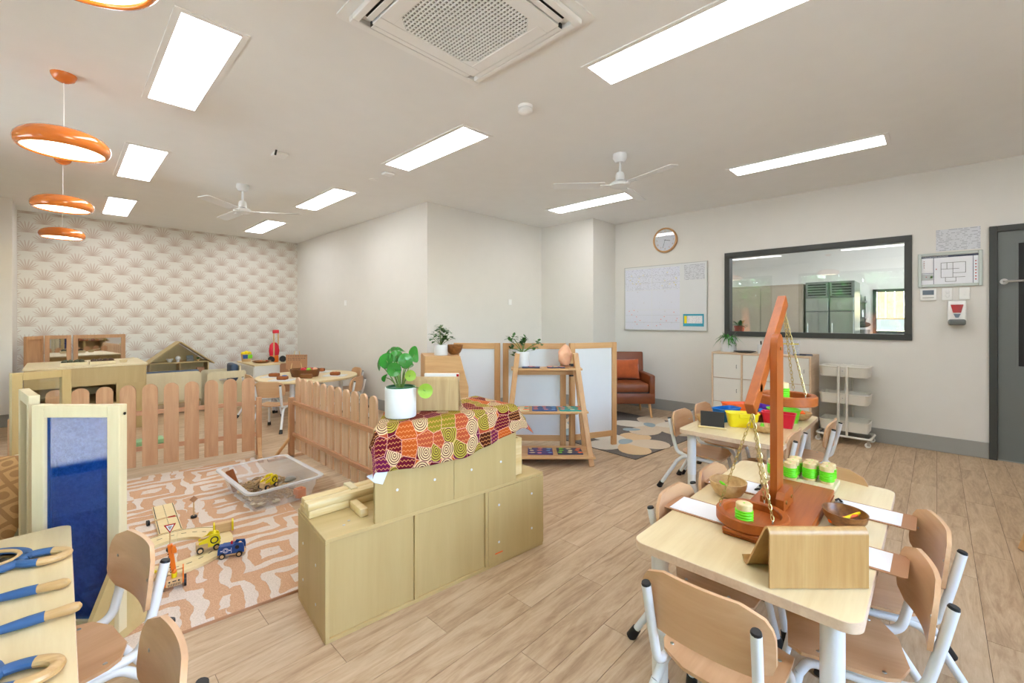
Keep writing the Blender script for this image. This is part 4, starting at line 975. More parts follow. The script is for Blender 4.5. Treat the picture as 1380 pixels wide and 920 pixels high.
magnifier(-.085,1.385,math.radians(-24),'blue framed magnifier with a wooden grip nearest the camera')
def stick(x,y,rz,label):
    t=thing('wooden_tool',label,'tool',(x,y,zt),rz,'blue and wood hand tools')
    o=tube(B(),[(.0,0,.014),(.025,0,.014),(.05,0,.014),(.062,0,.014),(.067,0,.014)],[.0105,.012,.0135,.010,.003],12); obj('wooden_grip',o,M['bowlp'],t)
    o=tube(B(),[(0,0,.014),(-.03,0,.0135),(-.08,0,.012),(-.12,0,.013),(-.17,0,.013),(-.22,0,.012)],[.0125,.0125,.0095,.0105,.018,.02],12); obj('blue_handle',o,M['magblue'],t)
stick(-.045,1.772,math.radians(-15),'blue handled tool with a short wooden grip, behind the longer one'); stick(-.028,1.596,math.radians(-6),'blue handled tool with a wooden grip, second from the camera')
# ============================================================ FLOOR COVERINGS
t=obj('maze_rug',bx(-1.65,0,-2.36,0,0,.012,.004),M['rug1'],smooth=False); tag(t,'tan and cream maze pattern rug inside the picket fence','rug',(1.225,4.455,0),math.radians(-6))
obj('rug_edge',bx(-1.652,.002,-2.362,-2.356,0,.011),M['hard'],t,smooth=False)
t=thing('floral_rug','charcoal rug with beige and blue petals in front of the armchair','rug',(3.60,1.945,0),math.radians(-4.5))
obj('rug_base',bx(0,1.6,0,1.75,0,.008),M['rug2'],t,smooth=False)
PZ=[0]
def petal(cx,cy,a,l,w_,m_):
    PZ[0]+=1
    bm=B(); P=[]
    for k in range(20):
        s=2*PI*k/20; r=.5*l; P.append((r*math.cos(s),w_*.5*math.sin(s)*(1+.25*math.cos(s))))
    ca,sa=math.cos(a),math.sin(a); prism(bm,[(cx+(l*.5)*ca+p*ca-q*sa,cy+(l*.5)*sa+p*sa+q*ca) for p,q in P],.0008+.00025*PZ[0],'z',.0078); obj('petal',bm,M[m_],t,smooth=False)
for (fx,fy,ph,l,ms) in ((.40,.36,.25,.42,('petal4','petal3','petal3','petal4','petal1')),(.62,1.22,.5,.46,('petal1','petal1','petal3','petal1','petal1')),(1.24,.52,.75,.50,('petal1','petal3','petal1','petal1','petal3'))):
    for k in range(5): petal(fx,fy,ph+k*2*PI/5,l,.32-.02*(k%2),ms[k])
    petal(fx-.10,fy,ph,.22,.13,'petal2')
petal(.12,.95,.4,.34,.16,'petal2'); petal(.95,.55,2.4,.2,.12,'petal2')
# ============================================================ PICKET FENCES
def fence(label,x,y,rz,n,front,ms,postend,gap=.138):
    # local +x runs along the fence, pickets on the -y side
    t=thing('picket_fence',label,'fence',(x,y,0),rz,'timber picket fences'); Ln=(n-1)*gap
    ms_=[M['cedar'],M['cedar2']] if ms==0 else [M['cedar2'],M['cedar']]
    pr=[(-.05,.07),(.05,.07)]+[(.05*math.cos(k*PI/10),.685+.05*math.sin(k*PI/10)) for k in range(11)]
    base=prism(B(),pr,.016,'y',-.016); o0=None
    bmesh.ops.bevel(base,geom=[e for e in base.edges if e.calc_length()>.09 and abs((e.verts[0].co-e.verts[1].co).z)>.3],offset=.003,segments=2,affect='EDGES')
    for k in range(n):
        if o0 is None: o0=obj('picket',base,ms_[0],t,ang=40)
        else: o=o0.copy(); C.objects.link(o); o.location=(k*gap,0,0)
    for z in (.21,.50):
        r=obj('rail',bx(-.06,Ln+.06,0,.022,z-.018,z+.018,.002),M['cedarxx'],t,smooth=False)
        for k in range(n):
            for dz in (-.02,.02):
                obj('nail_hole',cyl(B(),(k*gap+dz,.0221,z),(k*gap+dz,.0225,z),.0022,6),M['bark'],r) if not front else None
    for px in postend:
        p=obj('end_post',bx(px-.022,px+.022,-.0,.045,.0,.545,.002),M['cedar'],t,smooth=False)
        obj('foot_rail',bx(px-.022,px+.022,-.19,.22,0,.022,.002),M['cedar2'],t,smooth=False)
        for s in (-1,1):
            bm=bx(-.016,.016,-.009,.009,0,.20,.002); bm.transform(Matrix.Translation((px+.0,.02+s*.145,.022))@Matrix.Rotation(s*.70,4,'X')); obj('foot_brace',bm,M['oak'],t,smooth=False)
    return t
a1=math.atan2(4.485-4.66,1.19-.38); 
fence('picket fence along the back of the maze rug, seen from its picket side',1.19-10*.1385*math.cos(a1),4.485-10*.1385*math.sin(a1),a1,11,True,0,(10*.138+.085,-.085))
fence('picket fence along the right of the maze rug, seen from its rail side',1.50,2.80,PI/2,11,False,1,(10*.138+.085,))
# ============================================================ PLYWOOD BLOCK STORAGE
BA=math.radians(-5.4); BO=(.714,1.702)
def bl(u,v): return (BO[0]+u*math.cos(BA)-v*math.sin(BA),BO[1]+u*math.sin(BA)+v*math.cos(BA))
def hole(par,u,z,v=-.001,ax='y'):
    if ax=='y': obj('bolt_hole',cyl(B(),(u,v-.0005,z),(u,v+.002,z),.006,12),M['pot'],par)
    else: obj('bolt_hole',cyl(B(),(v-.0005,u,z),(v+.002,u,z),.006,12),M['pot'],par)
p0=bl(0,0)
t=thing('storage_block','long low birch plywood storage block with three bays on the floor','cabinet',(p0[0],p0[1],0),BA,'birch storage blocks')
Wd,D_,Hh=1.18,.38,.408
obj('top_panel',bx(0,Wd,0,D_,Hh-.016,Hh,.0015),M['birch'],t,smooth=False); obj('bottom_panel',bx(0,Wd,0,D_,0,.016,.0015),M['birch'],t,smooth=False)
sp=obj('side_panel',bx(0,.016,0,D_,.016,Hh-.016,.0015),M['birchz'],t,smooth=False)
for v,z in ((.30,.28),(.12,.26),(.30,.12),(.12,.10)): hole(sp,v,z,-.001,'x')
obj('side_panel',bx(Wd-.016,Wd,0,D_,.016,Hh-.016,.0015),M['birchz'],t,smooth=False)
for u in (.392,.785): obj('divider_panel',bx(u-.008,u+.008,.0,D_,.016,Hh-.016,.001),M['birchz'],t,smooth=False)
for u0,u1 in ((.018,.383),(.401,.776)): obj('back_panel',bx(u0,u1,.010,.016,.017,Hh-.017),M['birchz'],t,smooth=False)
fp=obj('face_panel',bx(.793,Wd,-.004,.0,.016,Hh-.016,.001),M['birchz'],t,smooth=False)
for u in (.86,1.09):
    for z in (.12,.31): hole(fp,u,z,-.0055)
obj('maker_stamp',bx(.835,.885,-.0045,-.0042,.062,.068),M['orangep'],fp,smooth=False)
for u in (.10,.13): obj('top_bolt',cyl(B(),(u,.08+.9*(u-.1),Hh),(u,.08+.9*(u-.1),Hh+.001),.006,10),M['steel'],t)
p1=bl(.200,0)
t=thing('storage_block','upper birch plywood block stacked on the long one, under the patterned cloth','cabinet',(p1[0],p1[1],Hh),BA,'birch storage blocks')
for u0,u1 in ((0,.389),(.391,.78)):
    f_=obj('box_body',(lambda bm,e:(box(bm,u0,u1,0,.016,0,.392,.001),prism(bm,[(u0,.016),(u0+.015,.016),(u0+e+.015,.37),(u0+e,.37)],.392,'z',0),box(bm,u1-.014,u1,.016,.37,0,.392),prism(bm,[(u0+.015,.016),(u1-.014,.016),(u1-.014,.37),(u0+e+.015,.37)],.014,'z',0),prism(bm,[(u0+.015,.016),(u1-.014,.016),(u1-.014,.37),(u0+e+.015,.37)],.014,'z',.378),bm)[-1])(B(),.22 if u0<.1 else 0),M['birchz'],t,smooth=False)
    for u in (u0+.10,u0+.285): hole(f_,u,.12,-.001)
# cloth over the upper block
cw,cdp=.78,.37; bm=B(); uvl=bm.loops.layers.uv.new('UVMap'); NU,NV=90,52; rnd=random.Random(2)
S0,S1=-.075,.90; T0,T1=-.06,.60      # T: 0 at back edge, cdp at the front edge, then hanging
zt2=Hh+.392+.003
def cpt(s,tt):
    fr=(s+.0)/cw
    hang=.185+.03*math.sin(max(0,min(1,fr))*PI)+.0-.06*max(0,fr-.55)/.45
    e_s=max(0,-s)+0; e_r=max(0,s-cw)
    tm=tt
    if tt>cdp: tm=cdp+(tt-cdp)/(T1-cdp)*hang
    e_f=max(0,tm-cdp); e_b=max(0,-tt)
    x=min(max(s,0),cw); y=cdp-min(max(tm,0),cdp)
    z=zt2
    es=e_s+e_r; drop=math.sqrt(es*es+e_f*e_f+e_b*e_b) if (e_f or es or e_b) else 0
    flare=.10+.10*noise.noise(Vector((s*9,tm*3,0)))
    x+= (-e_s*.35+e_r*.62); y+=(-e_f*(.06+.10*max(0,fr-.8)/.2)) + e_b*.1
    if es and e_f: y-=.25*min(es,e_f); 
    x+=.22*(max(0,y)/cdp)*max(0,1-max(s,0)/cw)
    z-= drop*.93 if not (e_r and not e_f) else drop*.7
    w_=min(1,e_f/.1)
    y-=w_*.006*(math.sin(s*34+1.3*math.sin(s*11))+1)+.003
    z+=.0035*noise.noise(Vector((s*7,tm*7,3)))*(1 if not e_f else 0)+(.004 if not e_f else 0)
    if not e_f and not es: z+=.003*max(0,math.sin(s*14+tm*10))
    return Vector((x,y,z))
V=[[bm.verts.new(cpt(S0+(S1-S0)*i/NU,T0+(T1-T0)*j/NV)) for i in range(NU+1)] for j in range(NV+1)]
for j in range(NV):
    for i in range(NU):
        f=bm.faces.new((V[j][i],V[j+1][i],V[j+1][i+1],V[j][i+1]))
        for l,(a,b) in zip(f.loops,((i,j),(i,j+1),(i+1,j+1),(i+1,j))): l[uvl].uv=((S1-S0)*a/NU,1-(T1-T0)*b/NV*.72)
t=obj('patterned_cloth',bm,M['cloth']); tag(t,'maroon, orange and olive dot-painting cloth draped over the upper block','cloth',(p1[0],p1[1],0),BA)
md=t.modifiers.new('s','SOLIDIFY'); md.thickness=.0012; md.offset=1
obj('backing_corner',prism(B(),[(-.045,.625),(.055,.64),(.025,.575),(-.01,.590)],.002,'y',-.020),M['fleece'],t,smooth=False)
# timber planks and box on the blocks
def boardstack():
    q=bl(.005,.19)
    for k,(u,v,l,w_,z,h_,lb) in enumerate(((.004,.228,.335,.118,Hh,.034,'wide pine board at the bottom of the small stack on the low block'),(.004,.284,.335,.052,Hh+.0345,.030,'narrow pine board on top of the stack, farther one'),(.0,.226,.335,.056,Hh+.0345,.030,'narrow pine board on top of the stack, nearer one'))):
        p=bl(u,v); o=obj('pine_board',bx(0,l,0,w_,0,h_,.004,2),M['pine']); tag(o,lb,'board',(p[0],p[1],z),BA+math.radians(3),'pine boards on the low block')
boardstack()
p=bl(.178,.10); o=obj('pine_block',bx(0,.034,0,.13,0,.034,.004,2),M['pine']); tag(o,'short pine block against the left side of the upper block','block',(p[0],p[1],Hh),BA)
p=bl(.20,.27); o=obj('pine_block',bx(0,.034,0,.10,0,.07,.003,1),M['pale']); tag(o,'taller pale block behind the short pine block','block',(p[0],p[1],Hh),BA)
p=bl(.985,.055); t=thing('pine_box','open pine box standing at the right end of the low block','box',(p[0],p[1],Hh),BA)
bm=B(); 
for q in ((0,.085,0,.012),(0,.085,.138,.15),(0,.012,.012,.138),(.073,.085,.012,.138)): box(bm,*q,0,.20,.001)
obj('box_wall',bm,M['pine'],t,smooth=False); obj('box_base',bx(.012,.073,.012,.138,0,.01),M['pine'],t,smooth=False)
# pilea plant on the cloth
def pot(t,r,h_,m=None,seg=44):
    obj('plant_pot',lathe(B(),[(0,0),(r*.97,0),(r,.004),(r,h_-.003),(r*.98,h_),(r*.92,h_),(r*.90,h_*.9),(0,h_*.9)],seg),m or M['pot'],t); obj('soil',lathe(B(),[(r*.9,h_*.9),(r*.5,h_*.93),(0,h_*.94)],24),M['soil'],t)
ZC=zt2+.010
t=thing('potted_plant','round-leaved green plant in a white cylinder pot on the patterned cloth','plant',(1.107,1.80,ZC))
pot(t,.0715,.135); obj('pot_liner',lathe(B(),[(.066,.132),(.066,.140),(.060,.140),(.055,.13)],32),plain('dark_green_liner',(24,96,60),.4),t)
rv=Vector((math.cos(VA),-math.sin(VA),0)); vv=Vector((math.sin(VA),math.cos(VA),0))
def pil(px,py,d,r,face,col='leaf'):
    # r: lateral offset, height and depth of the leaf centre relative to the pot
    c=rv*px+vv*d; c=Vector((c.x,c.y,py)); b=Vector((rv.x*px*.15,rv.y*px*.15,.13))
    s=obj('leaf_stem',tube(B(),[b,b*.5+c*.5+Vector((0,0,.015)),c],[.0032,.0026,.0018],6,rounded=.45),M['stem'],t)
    n_=Vector(face).normalized(); n_=rv*n_.x+vv*n_.y+Vector((0,0,n_.z)); u=n_.orthogonal().normalized(); v=n_.cross(u); bm=B()
    cv=bm.verts.new(c-n_*r*.18); rg=[]
    for q in (.5,1):
        rg.append([bm.verts.new(c+(u*math.cos(2*PI*k/16)+v*math.sin(2*PI*k/16)*(1.0))*r*q-n_*r*.18*(1-q*q)+n_*.006*math.sin(4*PI*k/16)*q) for k in range(16)])
    for k in range(16): bm.faces.new((cv,rg[0][k],rg[0][(k+1)%16])); bm.faces.new((rg[0][k],rg[1][k],rg[1][(k+1)%16],rg[0][(k+1)%16]))
    obj('leaf',bm,M[col],t)
for a in ((-.058,.262,-.03,.038,(-.3,-1,.35)),(-.016,.282,-.02,.030,(0,-1,.6)),(.030,.262,-.03,.034,(.4,-1,.4)),(-.018,.222,-.05,.033,(.1,-1,.25)),(-.100,.245,0,.036,(-.95,-.35,.15)),(-.066,.288,.02,.026,(-.9,-.3,.2)),(.058,.285,.03,.040,(.9,-.35,.15)),(-.01,.305,.03,.028,(.3,-.2,1)),(.052,.192,-.03,.026,(.1,-1,.2),'leafy'),(.126,.125,-.05,.034,(.3,-1,.1),'leafy'),(-.085,.175,.04,.022,(-.9,.2,.4)),(.02,.235,.05,.03,(.2,-.6,.8)),(-.04,.31,.05,.024,(-.2,-.3,.9))): pil(*a)
q=(Vector((1.107,1.80,0))+rv*.118+vv*.11); bstand(q.x,q.y,ZC,-VA,'pale bamboo display stand behind the white pot on the patterned cloth',M['bamboo2'],.275)
# ============================================================ TIMBER DIVIDERS, A-FRAME SHELF
def framed(t,x0,x1,z0,z1,m,mr,board,name='frame',st=.055,th=.032,y=0,legs=True,bt='whiteboard_panel'):
    for a in ((x0,x0+st),(x1-st,x1)): obj('stile',bx(a[0],a[1],y-th/2,y+th/2,0 if legs else z0,z1,.002),m,t,smooth=False)
    obj('top_rail',bx(x0+st,x1-st,y-th/2+.001,y+th/2-.001,z1-st,z1-.001,.001),mr,t,smooth=False); obj('bottom_rail',bx(x0+st,x1-st,y-th/2+.001,y+th/2-.001,z0,z0+st,.001),mr,t,smooth=False)
    if board: obj(bt,bx(x0+st,x1-st,y-.004,y+.004,z0+st,z1-st),board,t,smooth=False)
def divider(pa,pb,label,z1=1.035,group='pine framed whiteboard dividers',board=None,m=None,mr=None,name='room_divider',z0=.10,bt='whiteboard_panel',st=.055):
    pa=Vector(pa);pb=Vector(pb);d=pb-pa; t=thing(name,label,'divider',(pa.x,pa.y,0),math.atan2(d.y,d.x),group)
    framed(t,.004,d.length-.004,z0,z1,m or M['oak'],mr or M['oakx'],board or M['pot'],bt=bt,st=st); return t
P1,P2,P3,P4=(2.665,3.38),(2.955,3.02),(3.39,2.54),(3.90,2.32)
divider(P1,P2,'pine framed whiteboard divider, left one behind the patterned cloth'); divider((2.97,3.01),(3.375,2.55),'pine framed whiteboard divider, middle one behind the A-frame shelf'); t=divider((3.395,2.53),P4,'pine framed whiteboard divider, right one beside the armchair')
obj('hinge_block',bx(-.01,.03,-.03,-.016,.72,.84),M['black'],t,smooth=False)
t=thing('shelf_unit','pine A-frame shelf with three tiers in front of the dividers','shelf',(2.905,2.385,0),-VA)
# local x right, y away from camera; front at y=0
for s in (-1,1):
    for (yb,yt) in ((.02,.20),(.37,.24)):
        a=Vector((s*.375,yb,0)); b=Vector((s*.262,yt,.955)); d=(b-a); l=d.length
        z=d.normalized(); x=Vector((1,0,0)); y=z.cross(x).normalized(); x=y.cross(z)
        mx=Matrix(((x.x,y.x,z.x,a.x),(x.y,y.y,z.y,a.y),(x.z,y.z,z.z,a.z),(0,0,0,1)))
        bm=bx(-.022,.022,-.014,.014,0,l,.002,mx=mx)
        for v in bm.verts: v.co.z=max(v.co.z,0)
        obj('leg',bm,M['oak'],t,smooth=False)
for z,w_,y0,y1 in ((.085,.405,.0,.34),(.455,.36,.09,.34),(.825,.318,.16,.33)):
    sh=obj('shelf',bx(-w_,w_,y0,y1,z-.018,z,.002),M['oakx'],t,smooth=False)
    obj('shelf_batten',bx(-w_+.06,w_-.06,y1-.018,y1,z-.075,z-.018),M['oakx'],sh,smooth=False)
def al(x,y): v=Vector((2.905,2.385,0))+rv*x+vv*y; return (v.x,v.y)
def puzzle(x,y,z,cols,label,w_=.11,d_=.085):
    p=al(x,y); t=thing('puzzle_board',label,'puzzle',(p[0],p[1],z),-VA+random.uniform(-.05,.05),'flat picture puzzles'); obj('puzzle_tray',bx(-w_,w_,-d_,d_,0,.012,.002),cols[0],t,smooth=False)
    r3=random.Random(int(x*1000)+int(z*100))
    for k in range(9):
        a=(-w_+.03+(k%3)*(w_-.03)+r3.uniform(-.01,.01)); b=(-d_+.025+(k//3)*(d_-.025)+r3.uniform(-.008,.008)); P=[(a+r3.uniform(.012,.03)*math.cos(s*PI/3),b+r3.uniform(.008,.02)*math.sin(s*PI/3)) for s in range(6)]
        prism_=prism(B(),P,.003,'z',.012); obj('puzzle_piece',prism_,cols[1+k%(len(cols)-1)],t,smooth=False)
pk_,sk,tl,pu=plain('salmon_paint',(232,140,128),.5),plain('sky_paint',(120,160,196),.5),plain('teal_paint',(58,150,140),.5),plain('violet_paint',(76,54,112),.5); gy,cr=plain('slate_paint',(66,62,84),.5),plain('cream_paint',(226,206,160),.5)
puzzle(-.14,.215,.825,(gy,sk,pk_),'blue-grey picture puzzle on the top shelf, left',.08,.04); puzzle(.085,.215,.825,(gy,pk_,cr),'salmon and grey picture puzzle on the top shelf, right, before the salt lamp',.08,.04)
puzzle(-.02,.19,.455,(plain('dusty_blue',(66,90,140),.5),pk_,pk_,sk),'blue puzzle with a pink animal on the middle shelf'); puzzle(.215,.19,.455,(tl,pk_,cr,M['orangep']),'teal puzzle with an orange animal on the middle shelf',.105,.09); puzzle(-.27,.19,.455,(cr,M['orangep'],tl),'puzzle on the middle shelf, half hidden by the cloth corner')
puzzle(-.06,.15,.085,(pu,cr,pk_,sk),'violet picture puzzle on the bottom shelf'); puzzle(.20,.15,.085,(gy,M['green'],cr,M['orangep']),'dark farm picture puzzle on the bottom shelf, right')
p=al(-.215,.275); t=thing('potted_plant','jade plant in a white pot at the left of the top shelf','plant',(p[0],p[1],.825)); pot(t,.062,.145); rnd=random.Random(12)
for k,(sx,sz) in enumerate(((-.115,.24),(-.10,.16),(-.07,.10),(0,.23),(.03,.24),(.0,.20),(.145,.215),(.12,.17),(-.08,.25))):
    tip=rv*sx+vv*rnd.uniform(-.05,.03); tip=Vector((tip.x,tip.y,sz+.01)); obj('branch',tube(B(),[(0,0,.13),(tip.x*.5,tip.y*.5,(.13+sz)/2+.02),tip],.004,6,rounded=.4),M['stem'],t)
    bm=B()
    for j in range(11):
        a=rnd.random()*2*PI; e=rnd.uniform(-.4,1.1); leaf(bm,tip+Vector((rnd.gauss(0,.012),rnd.gauss(0,.012),rnd.gauss(0,.014))),(math.cos(a)*math.cos(e),math.sin(a)*math.cos(e),math.sin(e)),.045,.034,.1,.1,3)
    obj('leaf_cluster',bm,M['leaf2'],t)
p=al(.175,.26); t=thing('salt_lamp','pink salt rock lamp on a dark base, top shelf','lamp',(p[0],p[1],.825)); obj('lamp_base',lathe(B(),[(0,0),(.048,0),(.052,.008),(.048,.018),(0,.018)],24),M['bowld'],t)
bm=bmesh.new(); bmesh.ops.create_icosphere(bm,subdivisions=4,radius=1)
for v in bm.verts:
    n_=noise.noise(v.co*1.6)*.22+noise.noise(v.co*4)*.08; z=v.co.z; v.co=Vector((v.co.x*(.078-.026*max(0,z))*(1+n_),v.co.y*.05*(1+n_),.113+z*.097*(1+n_*.3)))
    v.co.z=max(v.co.z,.018)
obj('salt_rock',bm,M['salt'],t)
# shelf behind with plant, bowl and tablet
q=Vector((2.115,3.03,0)); t=thing('book_stand','pine display shelf with sloped sides behind the fence','shelf',(q.x,q.y,0),-VA)
pr=[(-.0,0),(.34,0),(.34,.60),(.27,.94),(0,.94)]
obj('side_panel',prism(B(),[(-.02,0),(.34,0),(.34,.70),(.275,.942),(-.02,.942)],.018,'y',0),M['oakx'],t,smooth=False)
obj('side_panel',prism(B(),[(-.13,0),(.20,0),(.20,.70),(.16,.942),(-.13,.942)],.018,'y',.36),M['oakx'],t,smooth=False)
bm=prism(B(),[(-.02,.018),(.0,.018),(-.11,.36),(-.13,.36)],.94,'z',0); obj('back_panel',bm,M['oak'],t,smooth=False)
obj('top_shelf',prism(B(),[(-.02,0),(.275,0),(.16,.378),(-.13,.378)],.015,'z',.942),M['oakx'],t,smooth=False)
tb=thing('tablet_case','white flat case with a red corner leaning on the pine display shelf','case',(q.x,q.y,0),-VA)
c_=-.07; obj('case_body',bx(-.02,.265,-.035,-.004,.0,.82,.004),M['plastw'],tb,smooth=False); obj('red_corner',bx(.245,.2655,-.0365,-.035,.795,.815,.001),M['redpl'],tb,smooth=False)
def ql(x,y): v=q+rv*x+vv*y; return (v.x,v.y)
p=ql(.09,.14); t=thing('potted_plant','small leafy plant in a white pot on the pine display shelf','plant',(p[0],p[1],.957)); pot(t,.058,.09); rnd=random.Random(8)
for k in range(16):
    a=rnd.random()*2*PI; r=rnd.uniform(.01,.085); z=rnd.uniform(.14,.24); tip=Vector((r*math.cos(a),r*math.sin(a),z)); obj('branch',tube(B(),[(0,0,.08),tip],.0018,5),M['stem'],t); bm=B()
    for j in range(7): a2=rnd.random()*2*PI; leaf(bm,tip+Vector((rnd.gauss(0,.01),rnd.gauss(0,.01),rnd.gauss(0,.012))),(math.cos(a2),math.sin(a2),rnd.uniform(-.2,.6)),.046,.034,.3,.1,3)
    obj('leaf_cluster',bm,M['leaf2'],t)
p=ql(.195,.22); bowl('wooden_bowl','brown wooden bowl on the pine display shelf beside the plant',p[0],p[1],.957,.075,.085,M['bowld'],grp=G)
# ============================================================ PANEL FRAMES WITH ACRYLIC (left)
def pframe(pa,pb,label,ac,acname,m='pale'):
    pa=Vector(pa);pb=Vector(pb);d=pb-pa; t=thing('panel_frame',label,'divider',(pa.x,pa.y,.0),math.atan2(d.y,d.x),'birch panel frames')
    framed(t,.002,d.length-.002,.06,.935,M[m],M[m],ac,st=.047,th=.036,legs=False,bt=acname)
    return t
t=pframe((-.068,2.505),(.170,2.262),'birch panel frame with blue acrylic in the left foreground',M['blueac'],'blue_acrylic_pane')
for s in (.0,.30):
    tri=prism(B(),[(-.20,.012),(.20,.012),(.03,.30),(-.03,.30)],.016,'x',s+.004 if s else .02); obj('foot_panel',tri,M['birch'],t,smooth=False)
obj('bolt_hole',cyl(B(),(.3435,0,.90),(.3445,0,.90),.006,8),M['black'],t)
t=pframe((-.080,2.80),(-.122,3.12),'birch panel frame with clear acrylic seen edge-on behind the blue one',M['acry'],'clear_acrylic_pane')
obj('foot_panel',prism(B(),[(-.20,.012),(.20,.012),(.03,.30),(-.03,.30)],.016,'x',.02),M['birch'],t,smooth=False)
t=pframe((-.215,4.04),(.045,4.14),'tan panel frame with clear acrylic, farther back on the left',M['acry'],'clear_acrylic_pane','birchz')
obj('foot_panel',prism(B(),[(-.20,.012),(.20,.012),(.03,.30),(-.03,.30)],.016,'x',.02),M['birchz'],t,smooth=False)
# floor seat with cushion, far left
t=thing('floor_seat','birch plywood floor seat holding the mustard cushion at the left edge','seat',(-.38,3.4,0),math.radians(-80))
for y in (-.26,.24): obj('side_panel',prism(B(),rrect(-.25,.30,.0,.52,[.14,.06,.01,.01],6),.02,'y',y),M['pale'],t,smooth=False)
obj('seat_panel',bx(-.24,.28,-.24,.24,.20,.22),M['pale'],t,smooth=False)
bm=bmesh.new(); nU=24; uvl=bm.loops.layers.uv.new('UVMap'); 
for sgn in (1,-1):
    V=[[bm.verts.new(((a/nU-.5)*.46,(b/nU-.5)*.46,sgn*.115*(max(0,math.sin(PI*a/nU)*math.sin(PI*b/nU)))**.5)) for a in range(nU+1)] for b in range(nU+1)]
    for b in range(nU):
        for a in range(nU):
            f=bm.faces.new((V[b][a],V[b][a+1],V[b+1][a+1],V[b+1][a]))
            for l,(u,v) in zip(f.loops,((a,b),(a+1,b),(a+1,b+1),(a,b+1))): l[uvl].uv=(u/nU,v/nU)
bmesh.ops.remove_doubles(bm,verts=bm.verts[:],dist=1e-4); bmesh.ops.recalc_face_normals(bm,faces=bm.faces[:])
o=obj('cushion',bm,M['mustard'],ang=80); tag(o,'mustard embossed diamond cushion propped at the left edge','cushion',(-.30,3.38,.37)); o.rotation_euler=(math.radians(52),0,math.radians(-30))
# ============================================================ TOYS ON THE RUG
RZ=.0125
# tub
def tubring(cx,cy,w_,d_,z,r,n=5): return [(cx+a,cy+b,z) for a,b in rrect(-w_,w_,-d_,d_,r,n)]
t=thing('storage_tub','frosted clear plastic tub of bark, stones and toys on the rug','tub',(1.05,3.47,RZ),math.radians(2))
bm=B(); Rr=[tubring(0,0,.185,.30,0,.04),tubring(0,0,.225,.345,.145,.045),tubring(0,0,.222,.342,.145,.045),tubring(0,0,.182,.297,.003,.04)]; rg=[[bm.verts.new(p) for p in r] for r in Rr]; n=len(rg[0])
for a,b in zip(rg,rg[1:]):
    for i in range(n): bm.faces.new((a[i],a[(i+1)%n],b[(i+1)%n],b[i]))
bm.faces.new(rg[0][::-1]); bm.faces.new(rg[-1]); bmesh.ops.recalc_face_normals(bm,faces=bm.faces[:]); obj('tub_body',bm,M['tub'],t)
bm=B(); Rr=[tubring(0,0,.222,.342,.145,.045),tubring(0,0,.25,.368,.147,.06),tubring(0,0,.252,.37,.138,.06),tubring(0,0,.25,.368,.149,.06),tubring(0,0,.222,.342,.148,.045)]; rg=[[bm.verts.new(p) for p in r] for r in Rr]
for a,b in zip(rg,rg[1:]):
    for i in range(n): bm.faces.new((a[i],a[(i+1)%n],b[(i+1)%n],b[i]))
obj('tub_rim',bm,M['tubrim'],t)
rnd=random.Random(4); bm=B()
for k in range(420):
    x=rnd.uniform(-.17,.13); y=rnd.uniform(-.26,.25); hgt=.02+.045*max(0,1-((x)/.22)**2)*max(0,1-((y-.04)/.30)**2); c=Vector((x,y,rnd.uniform(.008,hgt)))
    q=box(B(),-.016,.016,-.005,.005,-.003,.003); q.transform(Matrix.Translation(c)@Matrix.Rotation(rnd.random()*6,4,'Z')@Matrix.Rotation(rnd.uniform(-.5,.5),4,'Y')); add(bm,q)
o=obj('bark_mulch',bm,M['mulch'],smooth=False); stuff(o); tag(o,'heap of brown bark chips inside the clear tub','bark',(1.05,3.47,RZ+.004),math.radians(2))
def stone(x,y,z,r,m,label,s=(1,.8,.45)):
    bm=bmesh.new(); bmesh.ops.create_icosphere(bm,subdivisions=2,radius=r); q=random.random()*9
    for v in bm.verts: v.co*=1+.25*noise.noise(v.co*18+Vector((q,q,q))); v.co=Vector((v.co.x*s[0],v.co.y*s[1],v.co.z*s[2]))
    mz=min(v.co.z for v in bm.verts)
    for v in bm.verts: v.co.z-=mz
    o=obj('river_stone',bm,m); tag(o,label,'stone',(x,y,RZ+z),random.random()*3,'stones in the clear tub')
for a in ((1.19,3.45,.045,.045,M['stone'],'large grey stone lying on the bark at the right of the tub'),(1.16,3.33,.03,.03,M['stone'],'grey stone at the front right of the tub'),(1.12,3.40,.035,.028,M['stone'],'small grey stone beside the large one in the tub'),(.935,3.235,.006,.030,M['stone2'],'cream stone against the front wall of the tub, left'),(1.02,3.225,.006,.028,M['stone2'],'cream stone against the front wall of the tub, middle'),(.90,3.29,.006,.024,M['stone2'],'small cream stone in the front left tub corner')): stone(*a)
o=obj('bark_slab',bx(-.03,.03,-.008,.008,0,.16,.006,2),M['bark']); tag(o,'curved brown bark slab standing in the back left of the tub','bark',(.885,3.62,RZ+.015)); o.rotation_euler=(math.radians(0),math.radians(-22),math.radians(-50))
o=obj('orange_block',(lambda bm:(box(bm,-.03,.03,-.03,-.022,0,.06,.002),box(bm,-.03,.03,.022,.03,0,.06,.002),box(bm,-.03,-.022,-.022,.022,0,.06),box(bm,.022,.03,-.022,.022,0,.06),bm)[-1])(B()),M['toyor'],smooth=False); tag(o,'hollow orange toy block against the front right wall of the tub','block',(1.17,3.215,RZ+.006),.2)
WH=lambda bm,x,y,z,r,w_: cyl(bm,(x,y-w_/2,z),(x,y+w_/2,z),r,18)
def wheels(t,xs,yw,r=.017,w_=.012):
    for x in xs:
        for s in (-1,1):
            w=obj('wheel',WH(B(),x,s*yw,r,r,w_),M['black'],t); obj('hub',WH(B(),x,s*(yw+w_*.5),r,r*.62,.0015),M['toyw'],w)
